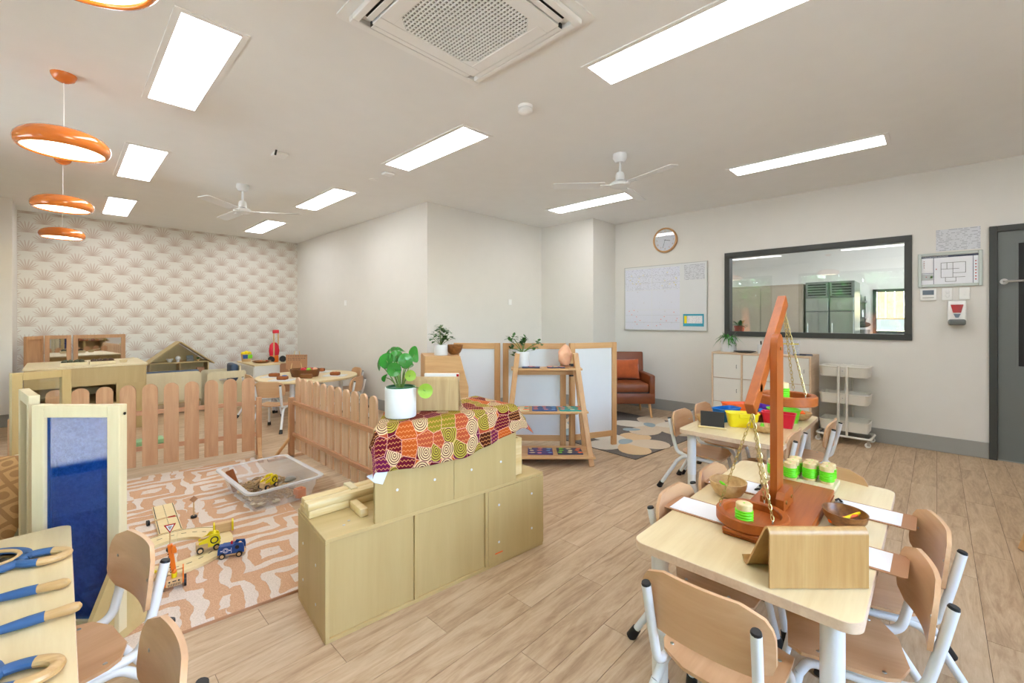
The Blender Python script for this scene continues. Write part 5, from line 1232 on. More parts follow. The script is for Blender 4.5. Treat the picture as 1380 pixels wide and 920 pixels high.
def ring2(bm,x,y,z,R,r): return tube(bm,[(x+R*math.cos(2*PI*k/20),y,z+R*math.sin(2*PI*k/20)) for k in range(21)],r,6,cap=False)
def bluetruck():
    t=thing('toy_truck','blue wooden toy police truck with a red lamp on the rug','toy truck',(.632,2.685,RZ),math.radians(-25)); t.scale=(.84,.84,.84)
    obj('chassis',bx(-.075,.075,-.024,.024,.012,.024,.002),M['toyw'],t,smooth=False)
    for s in (-1,1):
        c=obj('side_panel',prism(B(),[(-.072,.024),(.072,.024),(.072,.058),(.066,.082),(.02,.086),(.012,.074),(-.05,.074),(-.07,.060)],.008,'y',s*.024-.004),M['toyblue'],t,smooth=False)
        bm=B(); ring2(bm,-.028,s*.0285,.048,.014,.0014); ring2(bm,-.028,s*.0285,.048,.008,.0014); obj('painted_ring',bm,M['paper'],c)
        obj('painted_line',box(box(box(B(),.002,.004,s*.0286-.0003,s*.0286+.0003,.03,.062),-.056,-.046,s*.0286-.0003,s*.0286+.0003,.044,.050),-.010,-.001,s*.0286-.0003,s*.0286+.0003,.044,.050),M['paper'],c,smooth=False)
        bm=B(); cyl(bm,(.034,s*.0280-.001,.060),(.034,s*.0280+.001,.060),.012,16); obj('side_window',bm,M['black'],c)
    obj('bonnet',bx(-.068,.012,-.02,.02,.024,.074,.002),M['toyblue'],t,smooth=False); obj('cab_floor',bx(.012,.07,-.02,.02,.024,.036),M['toyw'],t,smooth=False)
    obj('red_lamp',sphere(cyl(B(),(0,0,.074),(0,0,.086),.006,10),(0,0,.087),.006,8,6),M['red'],t); obj('driver_peg',sphere(cyl(B(),(.045,0,.036),(.045,0,.066),.009,12),(.045,0,.072),.010,10,8),M['toyw'],t)
    wheels(t,(-.046,.046),.031)
bluetruck()
def yellowtruck(x,y,z,rz,label,mirror=False):
    t=thing('toy_truck',label,'toy truck',(x,y,z),rz,'yellow wooden toy trucks')
    obj('body_block',bx(-.052,.0,-.022,.022,.012,.046,.002),M['toyw'],t,smooth=False); obj('chassis',bx(-.045,.05,-.02,.02,.010,.022,.001),M['toyw'],t,smooth=False)
    for s in (-1,1):
        c=obj('side_arch',prism(B(),[(0,.022),(.052,.022),(.056,.06),(.05,.078),(.038,.084),(.01,.084),(-.002,.07),(-.04,.055),(-.04,.045),(0,.045)],.007,'y',s*.024-.0035),M['toyye'],t,smooth=False)
        bm=B(); ring2(bm,.028,s*.0285,.054,.016,.003); obj('window_ring',bm,M['black'],c)
    obj('roll_bar',cyl(B(),(-.03,0,.066),(.02,0,.066),.006,10),M['toyw'],t); obj('driver_peg',sphere(cyl(B(),(.028,0,.022),(.028,0,.07),.010,12),(.028,0,.08),.012,12,8),M['toyye'],t)
    wheels(t,(-.034,.038),.030,.0155)
yellowtruck(.548,2.805,RZ+.019,math.radians(-8),'yellow and beech toy truck parked on the ring track')
yellowtruck(1.01,3.36,RZ+.075,math.radians(25),'yellow toy digger half buried in the bark of the clear tub')
t=thing('toy_wagon','small beech toy block with yellow ends behind the yellow truck','toy wagon',(.665,2.985,RZ+.018),math.radians(-12)); obj('wagon_block',bx(-.045,.035,-.018,.018,.0,.05,.002),M['toyw'],t,smooth=False)
for x0,x1 in ((.035,.045),(-.055,-.045)): obj('yellow_end',bx(x0,x1,-.024,.024,0,.054,.002),M['toyye'],t,smooth=False)
# crane
t=thing('toy_crane','orange wooden toy crane truck with a raised boom','toy crane',(.370,2.565,RZ),math.radians(-9)); t.scale=(.8,.8,.9)
cb_=obj('crane_body',bx(-.038,.038,-.03,.03,.014,.05,.003),M['toyw'],t,smooth=False)
bm=B(); [box(bm,-.028+.0075*k,-.0245+.0075*k,-.0306,-.030,.018,.030) for k in range(8)]; obj('grille_line',bm,M['black'],cb_,smooth=False)
bm=B(); [box(bm,a,a+.008,-.0306,-.030,.036,.044) for a in (-.026,.018)]; box(bm,-.008,.010,-.0306,-.030,.038,.043); obj('printed_mark',bm,M['black'],cb_,smooth=False)
for s in (-1,1):
    obj('orange_arch',prism(B(),[(-.03,.02),(.03,.02),(.03,.085),(.02,.098),(-.02,.098),(-.03,.085)],.007,'x',s*.042-.0035),M['toyor'],t,smooth=False)
    for y in (-.025,.03):
        w=obj('wheel',cyl(B(),(s*.046,y,.019),(s*.058,y,.019),.019,18),M['black'],t)
bm=bx(-.012,.012,-.010,.010,0,.165,.002); bm.transform(Matrix.Translation((0,.012,.06))@Matrix.Rotation(math.radians(3),4,'X')@Matrix.Rotation(math.radians(-7),4,'Y')); bo=obj('crane_boom',bm,M['toyor'],t,smooth=False)
bm=B(); [box(bm,-.0185-.0018*k,-.0135-.0018*k,-.001,.006,.075+.014*k,.079+.014*k) for k in range(9)]; obj('boom_tick',bm,M['black'],bo,smooth=False)
obj('hook_block',(lambda bm:(box(bm,-.012,.012,-.030,-.018,.185,.205,.002),cyl(bm,(-.002,-.03,.21),(-.002,-.01,.21),.010,12),bm)[-1])(B()),M['toyor'],t); obj('turn_post',cyl(B(),(0,0,.05),(0,0,.08),.014,14),M['toyye'],t); obj('axle_bar',cyl(B(),(-.04,.0,.085),(.04,.0,.085),.004,8),M['toyw'],t)
obj('driver_peg',sphere(B(),(0,-.012,.085),.012,12,8),M['toyor'],t)
# ring track
def ringtrack():
    t=thing('toy_road','wooden ring of toy road with dashed centre line on the rug','toy road',(.42,2.93,RZ),0,'wooden toy road pieces')
    segs=6; R1,R0=.268,.150
    for k in range(segs):
        a0=2*PI*k/segs+.3+.004; a1=2*PI*(k+1)/segs+.3-.004; P=[(R1*math.cos(a0+(a1-a0)*i/10),R1*math.sin(a0+(a1-a0)*i/10)) for i in range(11)]+[(R0*math.cos(a1-(a1-a0)*i/10),R0*math.sin(a1-(a1-a0)*i/10)) for i in range(11)]
        p=obj('road_piece',prism(B(),P,.016,'z',0),M['track'],t,smooth=False); bm=B()
        for i in range(4):
            b0=a0+(a1-a0)*(i+.25)/4; b1=b0+(a1-a0)*.11; prism(bm,[(r*math.cos(b),r*math.sin(b)) for r,b in ((.207,b0),(.211,b0),(.211,b1),(.207,b1))],.0006,'z',.016)
        for r in (R1-.006,): 
            pts=[(r*math.cos(a0+(a1-a0)*i/10),r*math.sin(a0+(a1-a0)*i/10)) for i in range(11)]; q=[((r-.003)*math.cos(a1-(a1-a0)*i/10),(r-.003)*math.sin(a1-(a1-a0)*i/10)) for i in range(11)]
            if k in (0,1): prism(bm,pts+q,.0006,'z',.016)
        obj('road_marking',bm,M['black'],p,smooth=False)
ringtrack()
t=thing('toy_ramp','straight wooden toy road ramp with a dotted centre line behind the ring','toy road',(.4475,3.215,RZ),math.radians(-3),'wooden toy road pieces')
for y in (0,.245): 
    p=obj('road_piece',bx(-.056,.056,y+.001,y+.243,.0,.014 if y==0 else .016),M['track'],t,smooth=False); bm=B()
    for s in (-.050,.050): box(bm,s-.002,s+.002,y+.004,y+.24,.0160,.0166) if y else box(bm,s-.002,s+.002,y+.004,y+.24,.014,.0146)
    for k in range(10): box(bm,-.0015,.0015,y+.01+.024*k,y+.022+.024*k,.0160 if y else .014,.0168 if y else .0148)
    obj('road_marking',bm,M['black'],p,smooth=False)
def sign(x,y,rz,label,shape,lying=False):
    t=thing('toy_road_sign',label,'toy sign',(x,y,RZ),rz,'wooden toy road signs')
    parts=[('sign_base',cyl(B(),(0,0,0),(0,0,.012),.017,16),M['black']),('sign_pole',cyl(B(),(0,0,.012),(0,0,.105),.0035,8),M['toyw'])]
    if shape=='tri':
        P=[(0,.095),(-.026,.142),(.026,.142)]; parts.append(('sign_face',prism(B(),P,.004,'y',-.006),M['redpl'])); P=[(0,.104),(-.0175,.1375),(.0175,.1375)]; parts.append(('sign_inset',prism(B(),P,.0008,'y',-.0068),M['paper'])); P=[(0,.112),(-.010,.1335),(.010,.1335)]; parts.append(('sign_symbol',prism(B(),P,.0006,'y',-.0074),M['base']))
    else: parts.append(('sign_face',prism(B(),[(0,.095),(-.022,.117),(0,.139),(.022,.117)],.004,'y',-.006),M['hard']))
    for nm_,bm,m in parts:
        if lying: bm.transform(Matrix.Translation((0,0,.017))@Matrix.Rotation(PI/2,4,'X'))
        obj(nm_,bm,m,t,smooth=nm_ in('sign_base','sign_pole'))
sign(.412,2.985,-.15,'toy give-way sign with a red triangle standing inside the ring','tri'); sign(.585,3.37,-VA+.5,'toy sign seen from its plain wooden back, behind the ring','dia'); sign(.362,3.43,math.radians(100),'toy road sign lying on its side across the ramp','tri',True)
t=thing('toy_car','small green and yellow toy car hidden behind the chair backrest','toy car',(.305,2.70,RZ),.3); obj('car_body',bx(-.03,.03,-.018,.018,.012,.035,.003),M['toyw'],t,smooth=False); obj('car_roof',bx(-.015,.015,-.016,.016,.035,.047,.004),M['toyye'],t,smooth=False); wheels(t,(-.018,.018),.020,.010,.006)
# ============================================================ CABINET AND TROLLEY ON THE RIGHT WALL
t=thing('locker_cabinet','cabinet of nine white doors with beech edges under the kitchen window','cabinet',(5.42,.935,0))
Dp,Wy,Ht=.424,1.0,.878
obj('carcass',(lambda bm:([box(bm,0,Dp,*q,.001) for q in ((0,.018,0,Ht),(.982,1.0,0,Ht),(.018,.982,Ht-.02,Ht),(.018,.982,0,.02))],[box(bm,0,Dp,y-.009,y+.009,.02,Ht-.02) for y in (.333,.667)],box(bm,Dp-.02,Dp-.005,.018,.982,.02,Ht-.02),bm)[-1])(B()),M['edge'],t,smooth=False)
for i in range(3):
    for j in range(3):
        y0=.018+.012*0+i*.3263; y0=(.018,.342,.676)[i]; y1=(.324,.658,.982)[i]; z0=.022+j*.2793; z1=z0+.2743
        d=obj('door',bx(.004,.02,y0+.002,y1-.002,z0,z1,.001),M['whitep'],t,smooth=False)
        obj('shelf_edge',bx(.001,.004,y0,y1,z1+.001,z1+.0045),M['hard'],t,smooth=False) if j<2 else None
        obj('door_handle',tube(B(),[(.004,y0+.045,z0+.155),(-.010,y0+.045,z0+.155),(-.010,y0+.045,z0+.12),(.004,y0+.045,z0+.12)],.003,8,rounded=.3),M['dsteel'],d)
ZT=.8785
t=thing('potted_plant','trailing green plant in a white pot on the door cabinet','plant',(5.60,1.80,ZT)); pot(t,.082,.165); obj('pot_saucer',lathe(B(),[(0,0),(.086,0),(.088,.04),(.0825,.04),(.082,.0)],36),M['pot'],t)
rnd=random.Random(21); bm=B()
for k in range(80):
    a=rnd.random()*2*PI; e=rnd.uniform(.0,1.3); p=(.05*math.cos(a),.05*math.sin(a),.165); leaf(bm,p,(math.cos(a)*math.cos(e),math.sin(a)*math.cos(e),math.sin(e)),rnd.uniform(.06,.15),.013,rnd.uniform(.4,1.2),.2,5)
for a0,l in ((3.6,.10),(3.9,.07),(4.4,.09)):
    for k in range(10): p=(.085*math.cos(a0),.085*math.sin(a0),.165-l*k/9*1.0); leaf(bm,p,(math.cos(a0+k),math.sin(a0+k),-.4),.035,.012,.3)
obj('foliage',bm,M['leaf'],t)
t=thing('black_tray','round black tray on the door cabinet beside the potted plant','tray',(5.53,1.60,ZT)); obj('tray_dish',lathe(B(),[(0,0),(.07,0),(.115,.012),(.118,.016),(.11,.016),(.066,.008),(0,.008)],36),M['black'],t)
obj('tray_cover',lathe(B(),[(.06,.008),(.05,.02),(0,.022)],30),M['dgrey'],t)
t=thing('pen_cup','white cup with a black pen on the door cabinet','cup',(5.52,1.425,ZT)); obj('cup_body',lathe(B(),[(0,0),(.038,0),(.04,.10),(.037,.10),(.035,.01),(0,.008)],28),M['pot'],t); obj('pen',tube(B(),[(0,0,.02),(.005,.006,.14)],[.005,.008],8),M['black'],t)
for k,(y,x,lb) in enumerate(((1.33,5.545,'left'),(1.23,5.56,'middle'),(1.13,5.575,'right'))):
    t=thing('sign_in_sheet','printed sign-in sheet standing on the door cabinet, %s of three'%lb,'paper',(x,y,ZT),math.radians(-4),'standing sheets on the door cabinet')
    bm=B(); v=[bm.verts.new(p) for p in ((0,.05,0),(0,-.06,0),(.035,-.06,.155),(.035,.05,.155))]; uv=bm.loops.layers.uv.new('UVMap'); f=bm.faces.new(v)
    for l,c in zip(f.loops,((0,0),(1,0),(1,1),(0,1))): l[uv].uv=c
    bmesh.ops.solidify(bm,geom=bm.faces[:],thickness=.002); obj('sheet',bm,M['doc4'],t,smooth=False)
    bm=bx(-.0015,-.0005,-.05,.04,.112,.122); bm.transform(Matrix.Translation((0.0,0,0))@Matrix.Rotation(math.radians(12.7),4,'Y')); obj('yellow_line',bm,M['yellow'],t,smooth=False)
t=thing('clipboard','dark blue clipboard lying on the right of the door cabinet','clipboard',(5.58,1.04,ZT),.2); obj('board',bx(-.10,.10,-.09,.09,0,.006,.002),M['navy'],t,smooth=False); obj('clip_plate',bx(-.10,-.07,-.03,.03,.006,.012,.002),M['black'],t,smooth=False)
# trolley
t=thing('utility_trolley','white three tier metal trolley on castors beside the door cabinet','trolley',(5.665,.68,0),math.radians(-2))
tw,td=.145,.205   # half x, half y
def basketmesh(z,h_):
    bm=B(); Rr=[[(a,b,z) for a,b in rrect(-tw+.01,tw-.01,-td+.01,td-.01,.04,5)],[(a,b,z+h_) for a,b in rrect(-tw,tw,-td,td,.045,5)],[(a,b,z+h_) for a,b in rrect(-tw+.003,tw-.003,-td+.003,td-.003,.045,5)],[(a,b,z+.004) for a,b in rrect(-tw+.012,tw-.012,-td+.012,td-.012,.04,5)]]
    rg=[[bm.verts.new(p) for p in r] for r in Rr]; n=len(rg[0])
    for a,b in zip(rg,rg[1:]):
        for i in range(n): bm.faces.new((a[i],a[(i+1)%n],b[(i+1)%n],b[i]))
    bm.faces.new(rg[0][::-1]); bm.faces.new(rg[-1]); bmesh.ops.recalc_face_normals(bm,faces=bm.faces[:]); return bm
M['trol']=plain('cream_white_metal',(226,222,212),.4,var=.01)
for z in (.13,.405,.68):
    b_=obj('basket',basketmesh(z,.10),M['trol'],t)
    obj('basket_rim',tube(B(),[(a,b,z+.10) for a,b in rrect(-tw,tw,-td,td,.045,5)+[rrect(-tw,tw,-td,td,.045,5)[0]]],.005,6,cap=False),M['trol'],b_)
    for s in (-1,1): obj('screw',cyl(B(),(s*(tw+.004),.0,z+.06),(s*(tw+.006),.0,z+.06),.006,8),M['steel'],b_)
for s in (-1,1):
    for y in (-.035,.035): obj('upright',cyl(B(),(s*(tw+.008),y,.08),(s*(tw+.008),y,.79),.0105,12),M['trol'],t)
obj('base_frame',tube(B(),[(a,b,.082) for a,b in rrect(-tw-.01,tw+.01,-td-.015,td+.015,.03,4)+[rrect(-tw-.01,tw+.01,-td-.015,td+.015,.03,4)[0]]],.011,8,cap=False),M['trol'],t)
for sx in (-1,1):
    for sy in (-1,1):
        x,y=sx*(tw-.005),sy*(td-.0); c=obj('castor',(lambda bm:(box(bm,x-.012,x-.009,y-.012,y+.012,.02,.068),box(bm,x+.009,x+.012,y-.012,y+.012,.02,.068),box(bm,x-.012,x+.012,y-.012,y+.012,.064,.074),bm)[-1])(B()),M['steel'],t,smooth=False)
        obj('castor_wheel',cyl(B(),(x-.008,y+.006,.0255),(x+.008,y+.006,.0255),.025,18),M['plastw'],c)
# ============================================================ ARMCHAIR
t=thing('armchair','tan leather armchair with tapered pale legs in the alcove corner','armchair',(5.01,2.80,0),math.radians(-47))
# local: faces -y ; width x -.33...33 ; front y=0
W2=.335
bd_=obj('frame_body',(lambda bm:(box(bm,-W2,W2,0,.60,.19,.33,.015,2),bm)[-1])(B()),M['leather'],t)
for s in (-1,1): obj('armrest',box(B(),min(s*W2,s*(W2-.075)),max(s*W2,s*(W2-.075)),.0,.55,.30,.555,.02,3),M['leather'],t)
bm=box(B(),-W2,W2,0,.11,0,.52,.02,3); bm.transform(Matrix.Translation((0,.50,.30))@Matrix.Rotation(math.radians(-7),4,'X')); obj('backrest',bm,M['leather'],t)
obj('seat_cushion',box(B(),-W2+.08,W2-.08,-.01,.50,.335,.45,.028,3),M['leather'],t); obj('painted_seat_shade',bx(-W2+.078,W2-.078,.004,.5,.325,.340),M['black'],t,smooth=False)  # black slab put in as the shade beneath the seat cushion
for sx in (-1,1):
    for y,dy in ((.05,-.02),(.53,.03)): obj('leg',tube(B(),[(sx*.27,y,.19),(sx*.30,y+dy,0)],[.020,.012],12),M['oak'],t)
bm=bmesh.new()
for sgn in (1,-1):
    V=[[bm.verts.new(((a/nU-.5)*.40*(1-.04*math.sin(PI*b/nU)),(b/nU-.5)*.27*(1-.05*math.sin(PI*a/nU)),sgn*.06*(max(0,math.sin(PI*a/nU)*math.sin(PI*b/nU)))**.5)) for a in range(nU+1)] for b in range(nU+1)]
    for b in range(nU):
        for a in range(nU): bm.faces.new((V[b][a],V[b][a+1],V[b+1][a+1],V[b+1][a]))
bmesh.ops.remove_doubles(bm,verts=bm.verts[:],dist=1e-4); bmesh.ops.recalc_face_normals(bm,faces=bm.faces[:])
o=obj('cushion',bm,M['cushor'],ang=80); v=Vector((5.01,2.80,0))+Matrix.Rotation(math.radians(-47),3,'Z')@Vector((.03,.37,.595)); tag(o,'rust orange rectangular cushion in the leather armchair','cushion',v); o.rotation_euler=(math.radians(72),0,math.radians(-47))
# easel legs at the right edge
t=thing('wooden_easel','pine easel whose foot enters at the right edge','easel',(3.665,-.345,0),math.radians(-50))
for a,b in (((0,0,0),(.28,-.10,1.1)),((.66,0,0),(.38,-.10,1.1)),((.33,-.62,0),(.33,-.14,1.05))):
    a=Vector(a);b=Vector(b);d=b-a;l=d.length;z=d.normalized();x=z.orthogonal().normalized() if abs(z.x)>.9 else Vector((1,0,0)); y=z.cross(x).normalized(); x=y.cross(z)
    bm=bx(-.024,.024,-.016,.016,0,l,.002,mx=Matrix(((x.x,y.x,z.x,a.x),(x.y,y.y,z.y,a.y),(x.z,y.z,z.z,a.z),(0,0,0,1))))
    for v in bm.verts: v.co.z=max(v.co.z,0)
    obj('leg',bm,M['oak'],t,smooth=False)
obj('easel_board',bx(.10,.56,-.10,-.085,.62,1.05,.002),M['pot'],t,smooth=False)
# ============================================================ BACK OF THE ROOM
t=thing('play_bench','large birch plywood play bench with an open front behind the fence','bench',(.22,7.2,0))
hx,hy,Tz=.485,.49,.75
for s in (-1,1): obj('side_panel',bx(min(s*hx,s*(hx-.02)),max(s*hx,s*(hx-.02)),-hy,hy,0,Tz-.02,.001),M['birchz'],t,smooth=False)
obj('top_panel',bx(-hx-.012,hx+.012,-hy-.012,hy+.012,Tz-.02,Tz,.003),M['pale'],t,smooth=False)
obj('front_apron',bx(-hx+.02,hx-.02,-hy,-hy+.018,.53,Tz-.02),M['birchz'],t,smooth=False); obj('front_panel',bx(.22,hx-.02,-hy,-hy+.018,.0,.53),M['birchz'],t,smooth=False); obj('inner_shelf',bx(-hx+.02,hx-.02,-hy+.02,hy,.30,.32),M['birch'],t,smooth=False); obj('back_panel',bx(-hx+.02,hx-.02,hy-.018,hy,.0,Tz-.02),M['birch'],t,smooth=False)
def tray(x,y,label,cone):
    t=thing('wooden_tray',label,'tray',(x,y,.7505),0,'pale trays of natural finds'); bm=B()
    for q in ((-.11,.11,-.10,-.09),(-.11,.11,.09,.10),(-.11,-.10,-.09,.09),(.10,.11,-.09,.09)): box(bm,*q,0,.035,.002)
    box(bm,-.10,.10,-.09,.09,0,.008); obj('tray_body',bm,M['pale'],t,smooth=False)
    rr=random.Random(int(x*100)+3)
    for k in range(8):
        x_=x-.072+.048*(k%4)+rr.uniform(-.008,.008); y_=y-.035+.07*(k//4)+rr.uniform(-.01,.01); bm=B(); r=.028
        lathe(bm,[(0,0),(r*.5,.002),(r*.95,.012),(r*.75,.018),(r,.026),(r*.7,.032),(r*.8,.040),(r*.4,.048),(0,.055)],9)
        o=obj('pine_cone',bm,cone,smooth=False); tag(o,'%s pine cone in the %s tray on the play bench, %s of the %s row'%('greenish' if x<.2 else 'brown','left' if x<.2 else 'right',('first','second','third','last')[k%4],('front','rear')[k//4]),'pine cone',(x_,y_,.759),rr.random()*3,'pine cones in the %s tray'%('left' if x<.2 else 'right')); o.rotation_euler=(rr.uniform(-.25,.25),rr.uniform(-.25,.25),rr.random()*3)
tray(.10,6.95,'shallow pale tray of greenish pine cones on the play bench, left',plain('grey_green_cone',(84,86,66),.8,var=.4)); tray(.335,6.95,'shallow pale tray of brown pine cones on the play bench, right',M['cone'])
t=thing('toy_bowl','small pale wooden dish at the right of the trays on the play bench','dish',(.52,6.98,.7505)); obj('dish_body',lathe(B(),[(0,0),(.03,0),(.04,.03),(.037,.03),(0,.008)],20),M['pale'],t); obj('dish_spoon',cyl(B(),(-.02,0,.028),(.10,.03,.05),.005,8),M['pale'],t)
dk=wood('dark_pine_frame',(198,152,110),(176,130,90),'z',.9,.5)
for pa,pb,l in (((.11,8.22),(.64,8.26),'timber framed mirror divider against the palm wallpaper, right one'),((-.15,8.22),(.10,8.22),'timber framed mirror divider against the palm wallpaper, middle one'),((-.30,7.86),(-.165,8.20),'timber framed divider turned to the left wall, left one')):
    divider(pa,pb,l,1.055,'timber framed mirror dividers',M['mirror'] if pa[0]>-.2 else dk,dk,dk,bt='mirror_panel',st=.045)
# dollhouse
t=thing('dollhouse','open fronted plywood dollhouse against the palm wallpaper','dollhouse',(1.26,8.36,0))
w2=.36; 
for s in (-1,1): obj('side_wall',bx(min(s*w2,s*(w2-.015)),max(s*w2,s*(w2-.015)),-.15,.15,0,.60),M['birchz'],t,smooth=False)
for z in (0.0,.37,.60): obj('storey_floor',bx(-w2,w2,-.15,.15,z,z+.016),M['birch'],t,smooth=False)
obj('back_wall',prism(B(),[(-w2,.0),(w2,.0),(w2,.6),(0,.90),(-w2,.6)],.01,'y',.14),M['birchz'],t,smooth=False); obj('room_wall',bx(-.008,.008,-.14,.14,.386,.60),M['birchz'],t,smooth=False)
for s in (-1,1):
    th_=math.atan2(.92-.575,.425); l=math.hypot(.92-.575,.425); bm=bx(0,l,-.17,.17,0,.016); bm.transform(Matrix.Translation((0,0,.912))@Matrix.Rotation(0 if s>0 else PI,4,'Z')@Matrix.Rotation(th_,4,'Y')); obj('roof_panel',bm,M['birch'],t,smooth=False)
for x,nm_,lb in ((-.12,'toy_cradle','tiny white toy tub in the dollhouse attic'),(-.02,'toy_lamp','tiny round white toy in the dollhouse attic'),(.13,'toy_armchair','tiny grey armchair in the dollhouse attic')):
    tt=thing(nm_,lb,'toy',(1.26+x,8.28,.617)); obj('toy_body',(lathe(B(),[(0,0),(.02,0),(.045,.05),(.04,.05),(0,.01)],14) if x<-.1 else sphere(cyl(B(),(0,0,0),(0,0,.03),.02,10),(0,0,.055),.033,12,8) if x<0 else box(box(B(),-.045,.045,-.03,.03,0,.045,.006),-.045,.045,.01,.03,.045,.09,.006)),M['pot'] if x<.1 else M['door'],tt)
    obj('toy_base',cyl(B(),(0,0,-.0),(0,0,.003),.02,8),M['pot'],tt)
tt=thing('toy_plant','tiny green toy plant in the dollhouse attic','toy',(1.49,8.27,.617)); obj('toy_pot',lathe(B(),[(0,0),(.018,0),(.022,.03),(0,.03)],12),M['bowlp'],tt); bm=B(); rnd=random.Random(5)
for k in range(14): a=rnd.random()*6; leaf(bm,(0,0,.03),(math.cos(a),math.sin(a),rnd.uniform(.3,1.2)),.05,.02,.2)
obj('toy_leaves',bm,M['leaf'],tt)
o=obj('toy_wardrobe',bx(-.05,.05,-.03,.03,0,.13,.006),M['hard']); tag(o,'small pink-brown toy wardrobe in the right dollhouse room','toy',(1.52,8.27,.387))
# play sofa and play armchair
t=thing('play_sofa','plywood play sofa with navy cushions, seen from behind','sofa',(1.07,7.52,0),math.radians(-6))
obj('back_panel',prism(B(),rrect(-.33,.30,.17,.555,[.05,.02,.01,.01],5),.018,'y',-.20),M['pale'],t,smooth=False)
obj('seat_cushion',box(B(),-.31,.28,-.17,.22,.165,.25,.02,2),M['navy'],t); obj('back_cushion',box(B(),-.31,.28,-.18,-.10,.25,.572,.02,2),M['navy'],t)
for x in (-.29,.25): obj('leg_panel',bx(x,x+.02,-.18,.2,.0,.17),M['pale'],t,smooth=False)
obj('seat_panel',bx(-.31,.28,-.18,.22,.145,.165),M['pale'],t,smooth=False)
t=thing('play_armchair','plywood play armchair with an oval hand hole and navy cushion','armchair',(1.66,7.2,0),math.radians(-4))
def cutpanel():
    outer=rrect(-.25,.21,0,.53,[.03,.04,.005,.005],6); n=len(outer); bm=B(); cx,cy=0,.40
    inner=[]
    for a,b in outer:
        th_=math.atan2(b-cy,a-cx); inner.append((cx+.125*math.copysign(abs(math.cos(th_))**.7,math.cos(th_)),cy+.05*math.copysign(abs(math.sin(th_))**.9,math.sin(th_))))
    L1=[bm.verts.new((a,0,b)) for a,b in outer];L2=[bm.verts.new((a,0,b)) for a,b in inner];L3=[bm.verts.new((a,.018,b)) for a,b in outer];L4=[bm.verts.new((a,.018,b)) for a,b in inner]
    for i in range(n):
        j=(i+1)%n
        for q in ((L1[i],L1[j],L2[j],L2[i]),(L3[i],L4[i],L4[j],L3[j]),(L1[i],L3[i],L3[j],L1[j]),(L2[i],L2[j],L4[j],L4[i])):
            try: bm.faces.new(q)
            except Exception: pass
    bmesh.ops.recalc_face_normals(bm,faces=bm.faces[:]); return bm
obj('side_panel',cutpanel(),M['pale'],t,smooth=False); o2=obj('side_panel',cutpanel(),M['pale'],t,smooth=False); o2.location=(-.03,.42,.0)
obj('seat_cushion',box(B(),-.22,.14,.02,.40,.20,.28,.02,2),M['navy'],t); obj('back_cushion',box(B(),.03,.12,.03,.39,.28,.62,.03,3),M['navy'],t); obj('seat_panel',bx(-.23,.19,.018,.42,.18,.20),M['pale'],t,smooth=False); obj('back_panel',bx(.13,.148,.018,.42,.20,.60),M['pale'],t,smooth=False)
# white cabinet with toys
t=thing('low_cabinet','low white cabinet with a maple top beside the round table','cabinet',(2.12,7.52,0))
obj('carcass',bx(-.17,.17,-.44,.44,0,.583,.002),M['whitep'],t,smooth=False); obj('top_panel',bx(-.178,.178,-.448,.448,.583,.603,.002),M['maple'],t,smooth=False)
for y in (-.22,.22): d=obj('door',bx(-.182,-.17,y-.212,y+.212,.02,.57,.001),M['whitep'],t,smooth=False); obj('door_handle',bx(-.188,-.182,y-.18,y-.15,.35,.45,.002),M['base'],d,smooth=False)
t=thing('toy_bucket','small striped bucket with yellow toy fruit on the low white cabinet','bucket',(2.02,7.75,.604)); obj('bucket_body',lathe(B(),[(0,0),(.06,0),(.075,.12),(.071,.12),(0,.01)],28),M['toyw'],t); obj('blue_patch',prism(B(),[(-.065,.05),(0,.05),(0,.11),(-.07,.11)],.004,'y',-.078),M['toyblue'],t,smooth=False); obj('green_patch',prism(B(),[(.004,.05),(.062,.05),(.066,.11),(.004,.11)],.004,'y',-.078),M['green'],t,smooth=False)
for k in range(3): o=obj('toy_fruit',sphere(B(),(0,0,.03),.03,14,10,(1.2,1,1)),M['toyye']); tag(o,'yellow toy fruit in the striped bucket, %s'%['left','middle','right'][k],'toy fruit',(1.98+.04*k,7.75,.70+.012*(k==1)),k,'toy fruit in the striped bucket')
bowl('wicker_plate','flat woven wooden plate on the low white cabinet',2.13,7.38,.604,.13,.03,M['bowld'],cat='plate')
for k in range(4): o=obj('toy_food',box(B(),-.03,.03,-.02,.02,0,.022,.006,2),(M['hard'],M['orangep'],M['toyw'],M['redpl'])[k]); tag(o,('brown','orange','beech','red')[k]+' piece of toy food on the woven plate','toy food',(2.08+.035*k,7.36+.03*(k%2),.616),k)
# shelf with backpack toy behind the round table
t=thing('low_shelf','low grey-brown shelf against the palm wallpaper near the corner','shelf',(2.62,8.30,0)); obj('top_panel',bx(-.22,.25,-.16,.16,.50,.52),M['pale'],t,smooth=False); obj('carcass',bx(-.20,.23,-.15,.15,0,.50),M['hard'],t,smooth=False)
t=thing('toy_vacuum','red and orange toy vacuum cleaner with a tall handle on the low shelf','toy',(2.58,8.26,.521)); obj('red_body',lathe(B(),[(0,.12),(.075,.12),(.085,.2),(.07,.3),(.03,.34),(0,.34)],20,sy=.6),M['red'],t); obj('orange_base',box(B(),-.06,.06,-.045,.045,.0,.12,.01,2),M['toyor'],t)
obj('handle',tube(B(),[(-.02,-.05,.10),(-.02,-.05,.55),(.05,-.05,.55),(.05,-.05,.3)],.012,8,rounded=.3),M['toyw'],t); obj('handle_grip',box(B(),-.04,.06,-.07,-.03,.50,.56,.01,2),M['red'],t)
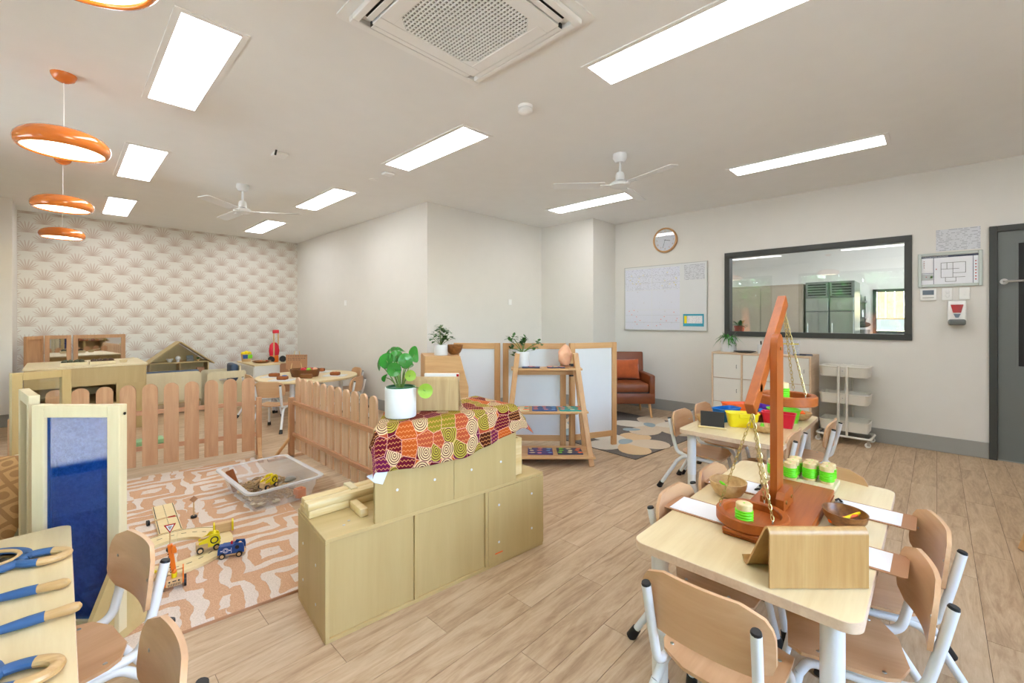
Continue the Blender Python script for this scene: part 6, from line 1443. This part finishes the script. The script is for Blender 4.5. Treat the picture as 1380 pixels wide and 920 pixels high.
for s,l in ((-1,'left'),(1,'right')):
    p=Vector((2.50+.14*(s+1)/2*1.3,8.2,.521)); tt=thing('toy_sunglasses','black round sunglasses lens on the low shelf, %s one'%l,'toy',p,0,'black sunglasses lenses'); bm=lathe(B(),[(0,-.01),(.05,-.01),(.055,.01),(0,.012)],24); bm.transform(Matrix.Translation((0,-.045,.055))@Matrix.Rotation(math.radians(75),4,'X')); obj('sunglass_disc',bm,M['black'],tt); obj('sunglass_arm',cyl(B(),(0,-.03,.05),(.0,.03,.01),.008,8),M['black'],tt)  # black discs stand for the lenses of a pair of sunglasses
# round table setting
TT=.5035
def setting(x,y,label,z=TT):
    t=thing('place_board',label,'board',(x,y,z),-VA,'white place boards on the round table'); obj('white_board',prism(B(),rrect(-.14,.14,-.10,.10,.02,3),.006,'z',0),M['pot'],t,smooth=False)
def block(x,y,label,m=None,fab=False):
    t=thing('toy_bread',label,'toy food',(x,y,TT+.0065),-VA,'brown toy loaves on the place boards'); obj('loaf',box(B(),-.06,.06,-.04,.04,0,.045,.014,3),M['bark'],t)
    obj('slice_line',bx(-.002,.002,-.041,.041,.044,.0465),M['hard'],t,smooth=False)
    if fab: obj('blue_slice',box(B(),0,.05,-.02,.02,.045,.055,.004),M['blue'],t,smooth=False)
for x,y,l,fb in ((1.96,6.27,'at the wallpaper side, left',0),(1.93,5.87,'at the near left, with a blue slice',1),(2.58,5.83,'at the near right',0),(2.62,6.42,'at the wall side',0)):
    setting(x,y,'white place board on the round table '+l.split(',')[0]+(' (left)' if 'left' in l and 'near' not in l else '')); block(x,y,'brown toy loaf on the place board '+l,fab=fb)
basket('oval brown wicker basket of red fruit in the middle of the round table',2.27,6.05,TT,.15,.095,1.25,-VA)
for k,(dx,dy,c) in enumerate(((-.02,.02,'red'),(.06,-.02,'red'),(.02,.06,'redpl'),(.11,-.05,'salt'),(.03,-.05,'green'))): o=obj('toy_fruit',sphere(B(),(0,0,.03),.034,14,10,(1,1,.9)),M[c]); tag(o,'%s toy fruit in the oval wicker basket, %s'%({'red':'red','redpl':'dark red','salt':'pink','green':'green'}[c],['left','centre','rear','right','front'][k]),'toy fruit',(2.27+dx,6.05+dy,TT+.055),0,'fruit in the oval basket')
o=obj('wooden_block',bx(-.075,.075,-.02,.02,0,.055,.006,2),M['bowld']); tag(o,'carved brown block leaning before the oval basket','block',(2.20,5.83,TT),-VA)
t=thing('menu_sign','brown card menu sign on a small easel on the round table','sign',(2.33,6.52,TT),-VA); obj('card',bx(-.15,.15,-.004,.004,.05,.26),M['hard'],t,smooth=False)
for s in (-1,1): obj('easel_leg',tube(B(),[(s*.09,-.01,0),(s*.03,.012,.31)],.005,6),M['pine'],t)
obj('easel_ledge',bx(-.10,.10,-.025,-.004,.038,.05),M['pine'],t,smooth=False)
bm=B(); rr=random.Random(3)
for z in (.235,.205,.18):
    x=-.12
    while x<.12-.06*(z<.2): l=rr.uniform(.012,.035); box(bm,x,x+l,-.0046,-.004,z,z+.007); x+=l+.012
obj('handwriting',bm,M['dgrey'],t,smooth=False)
# floor mat piece behind the fence
o=obj('green_tray',box(B(),-.12,.12,-.08,.08,0,.05,.006,2),plain('pale_green_plastic',(150,190,140),.5)); tag(o,'pale green tray on the floor behind the picket fence','tray',(.62,5.75,0))
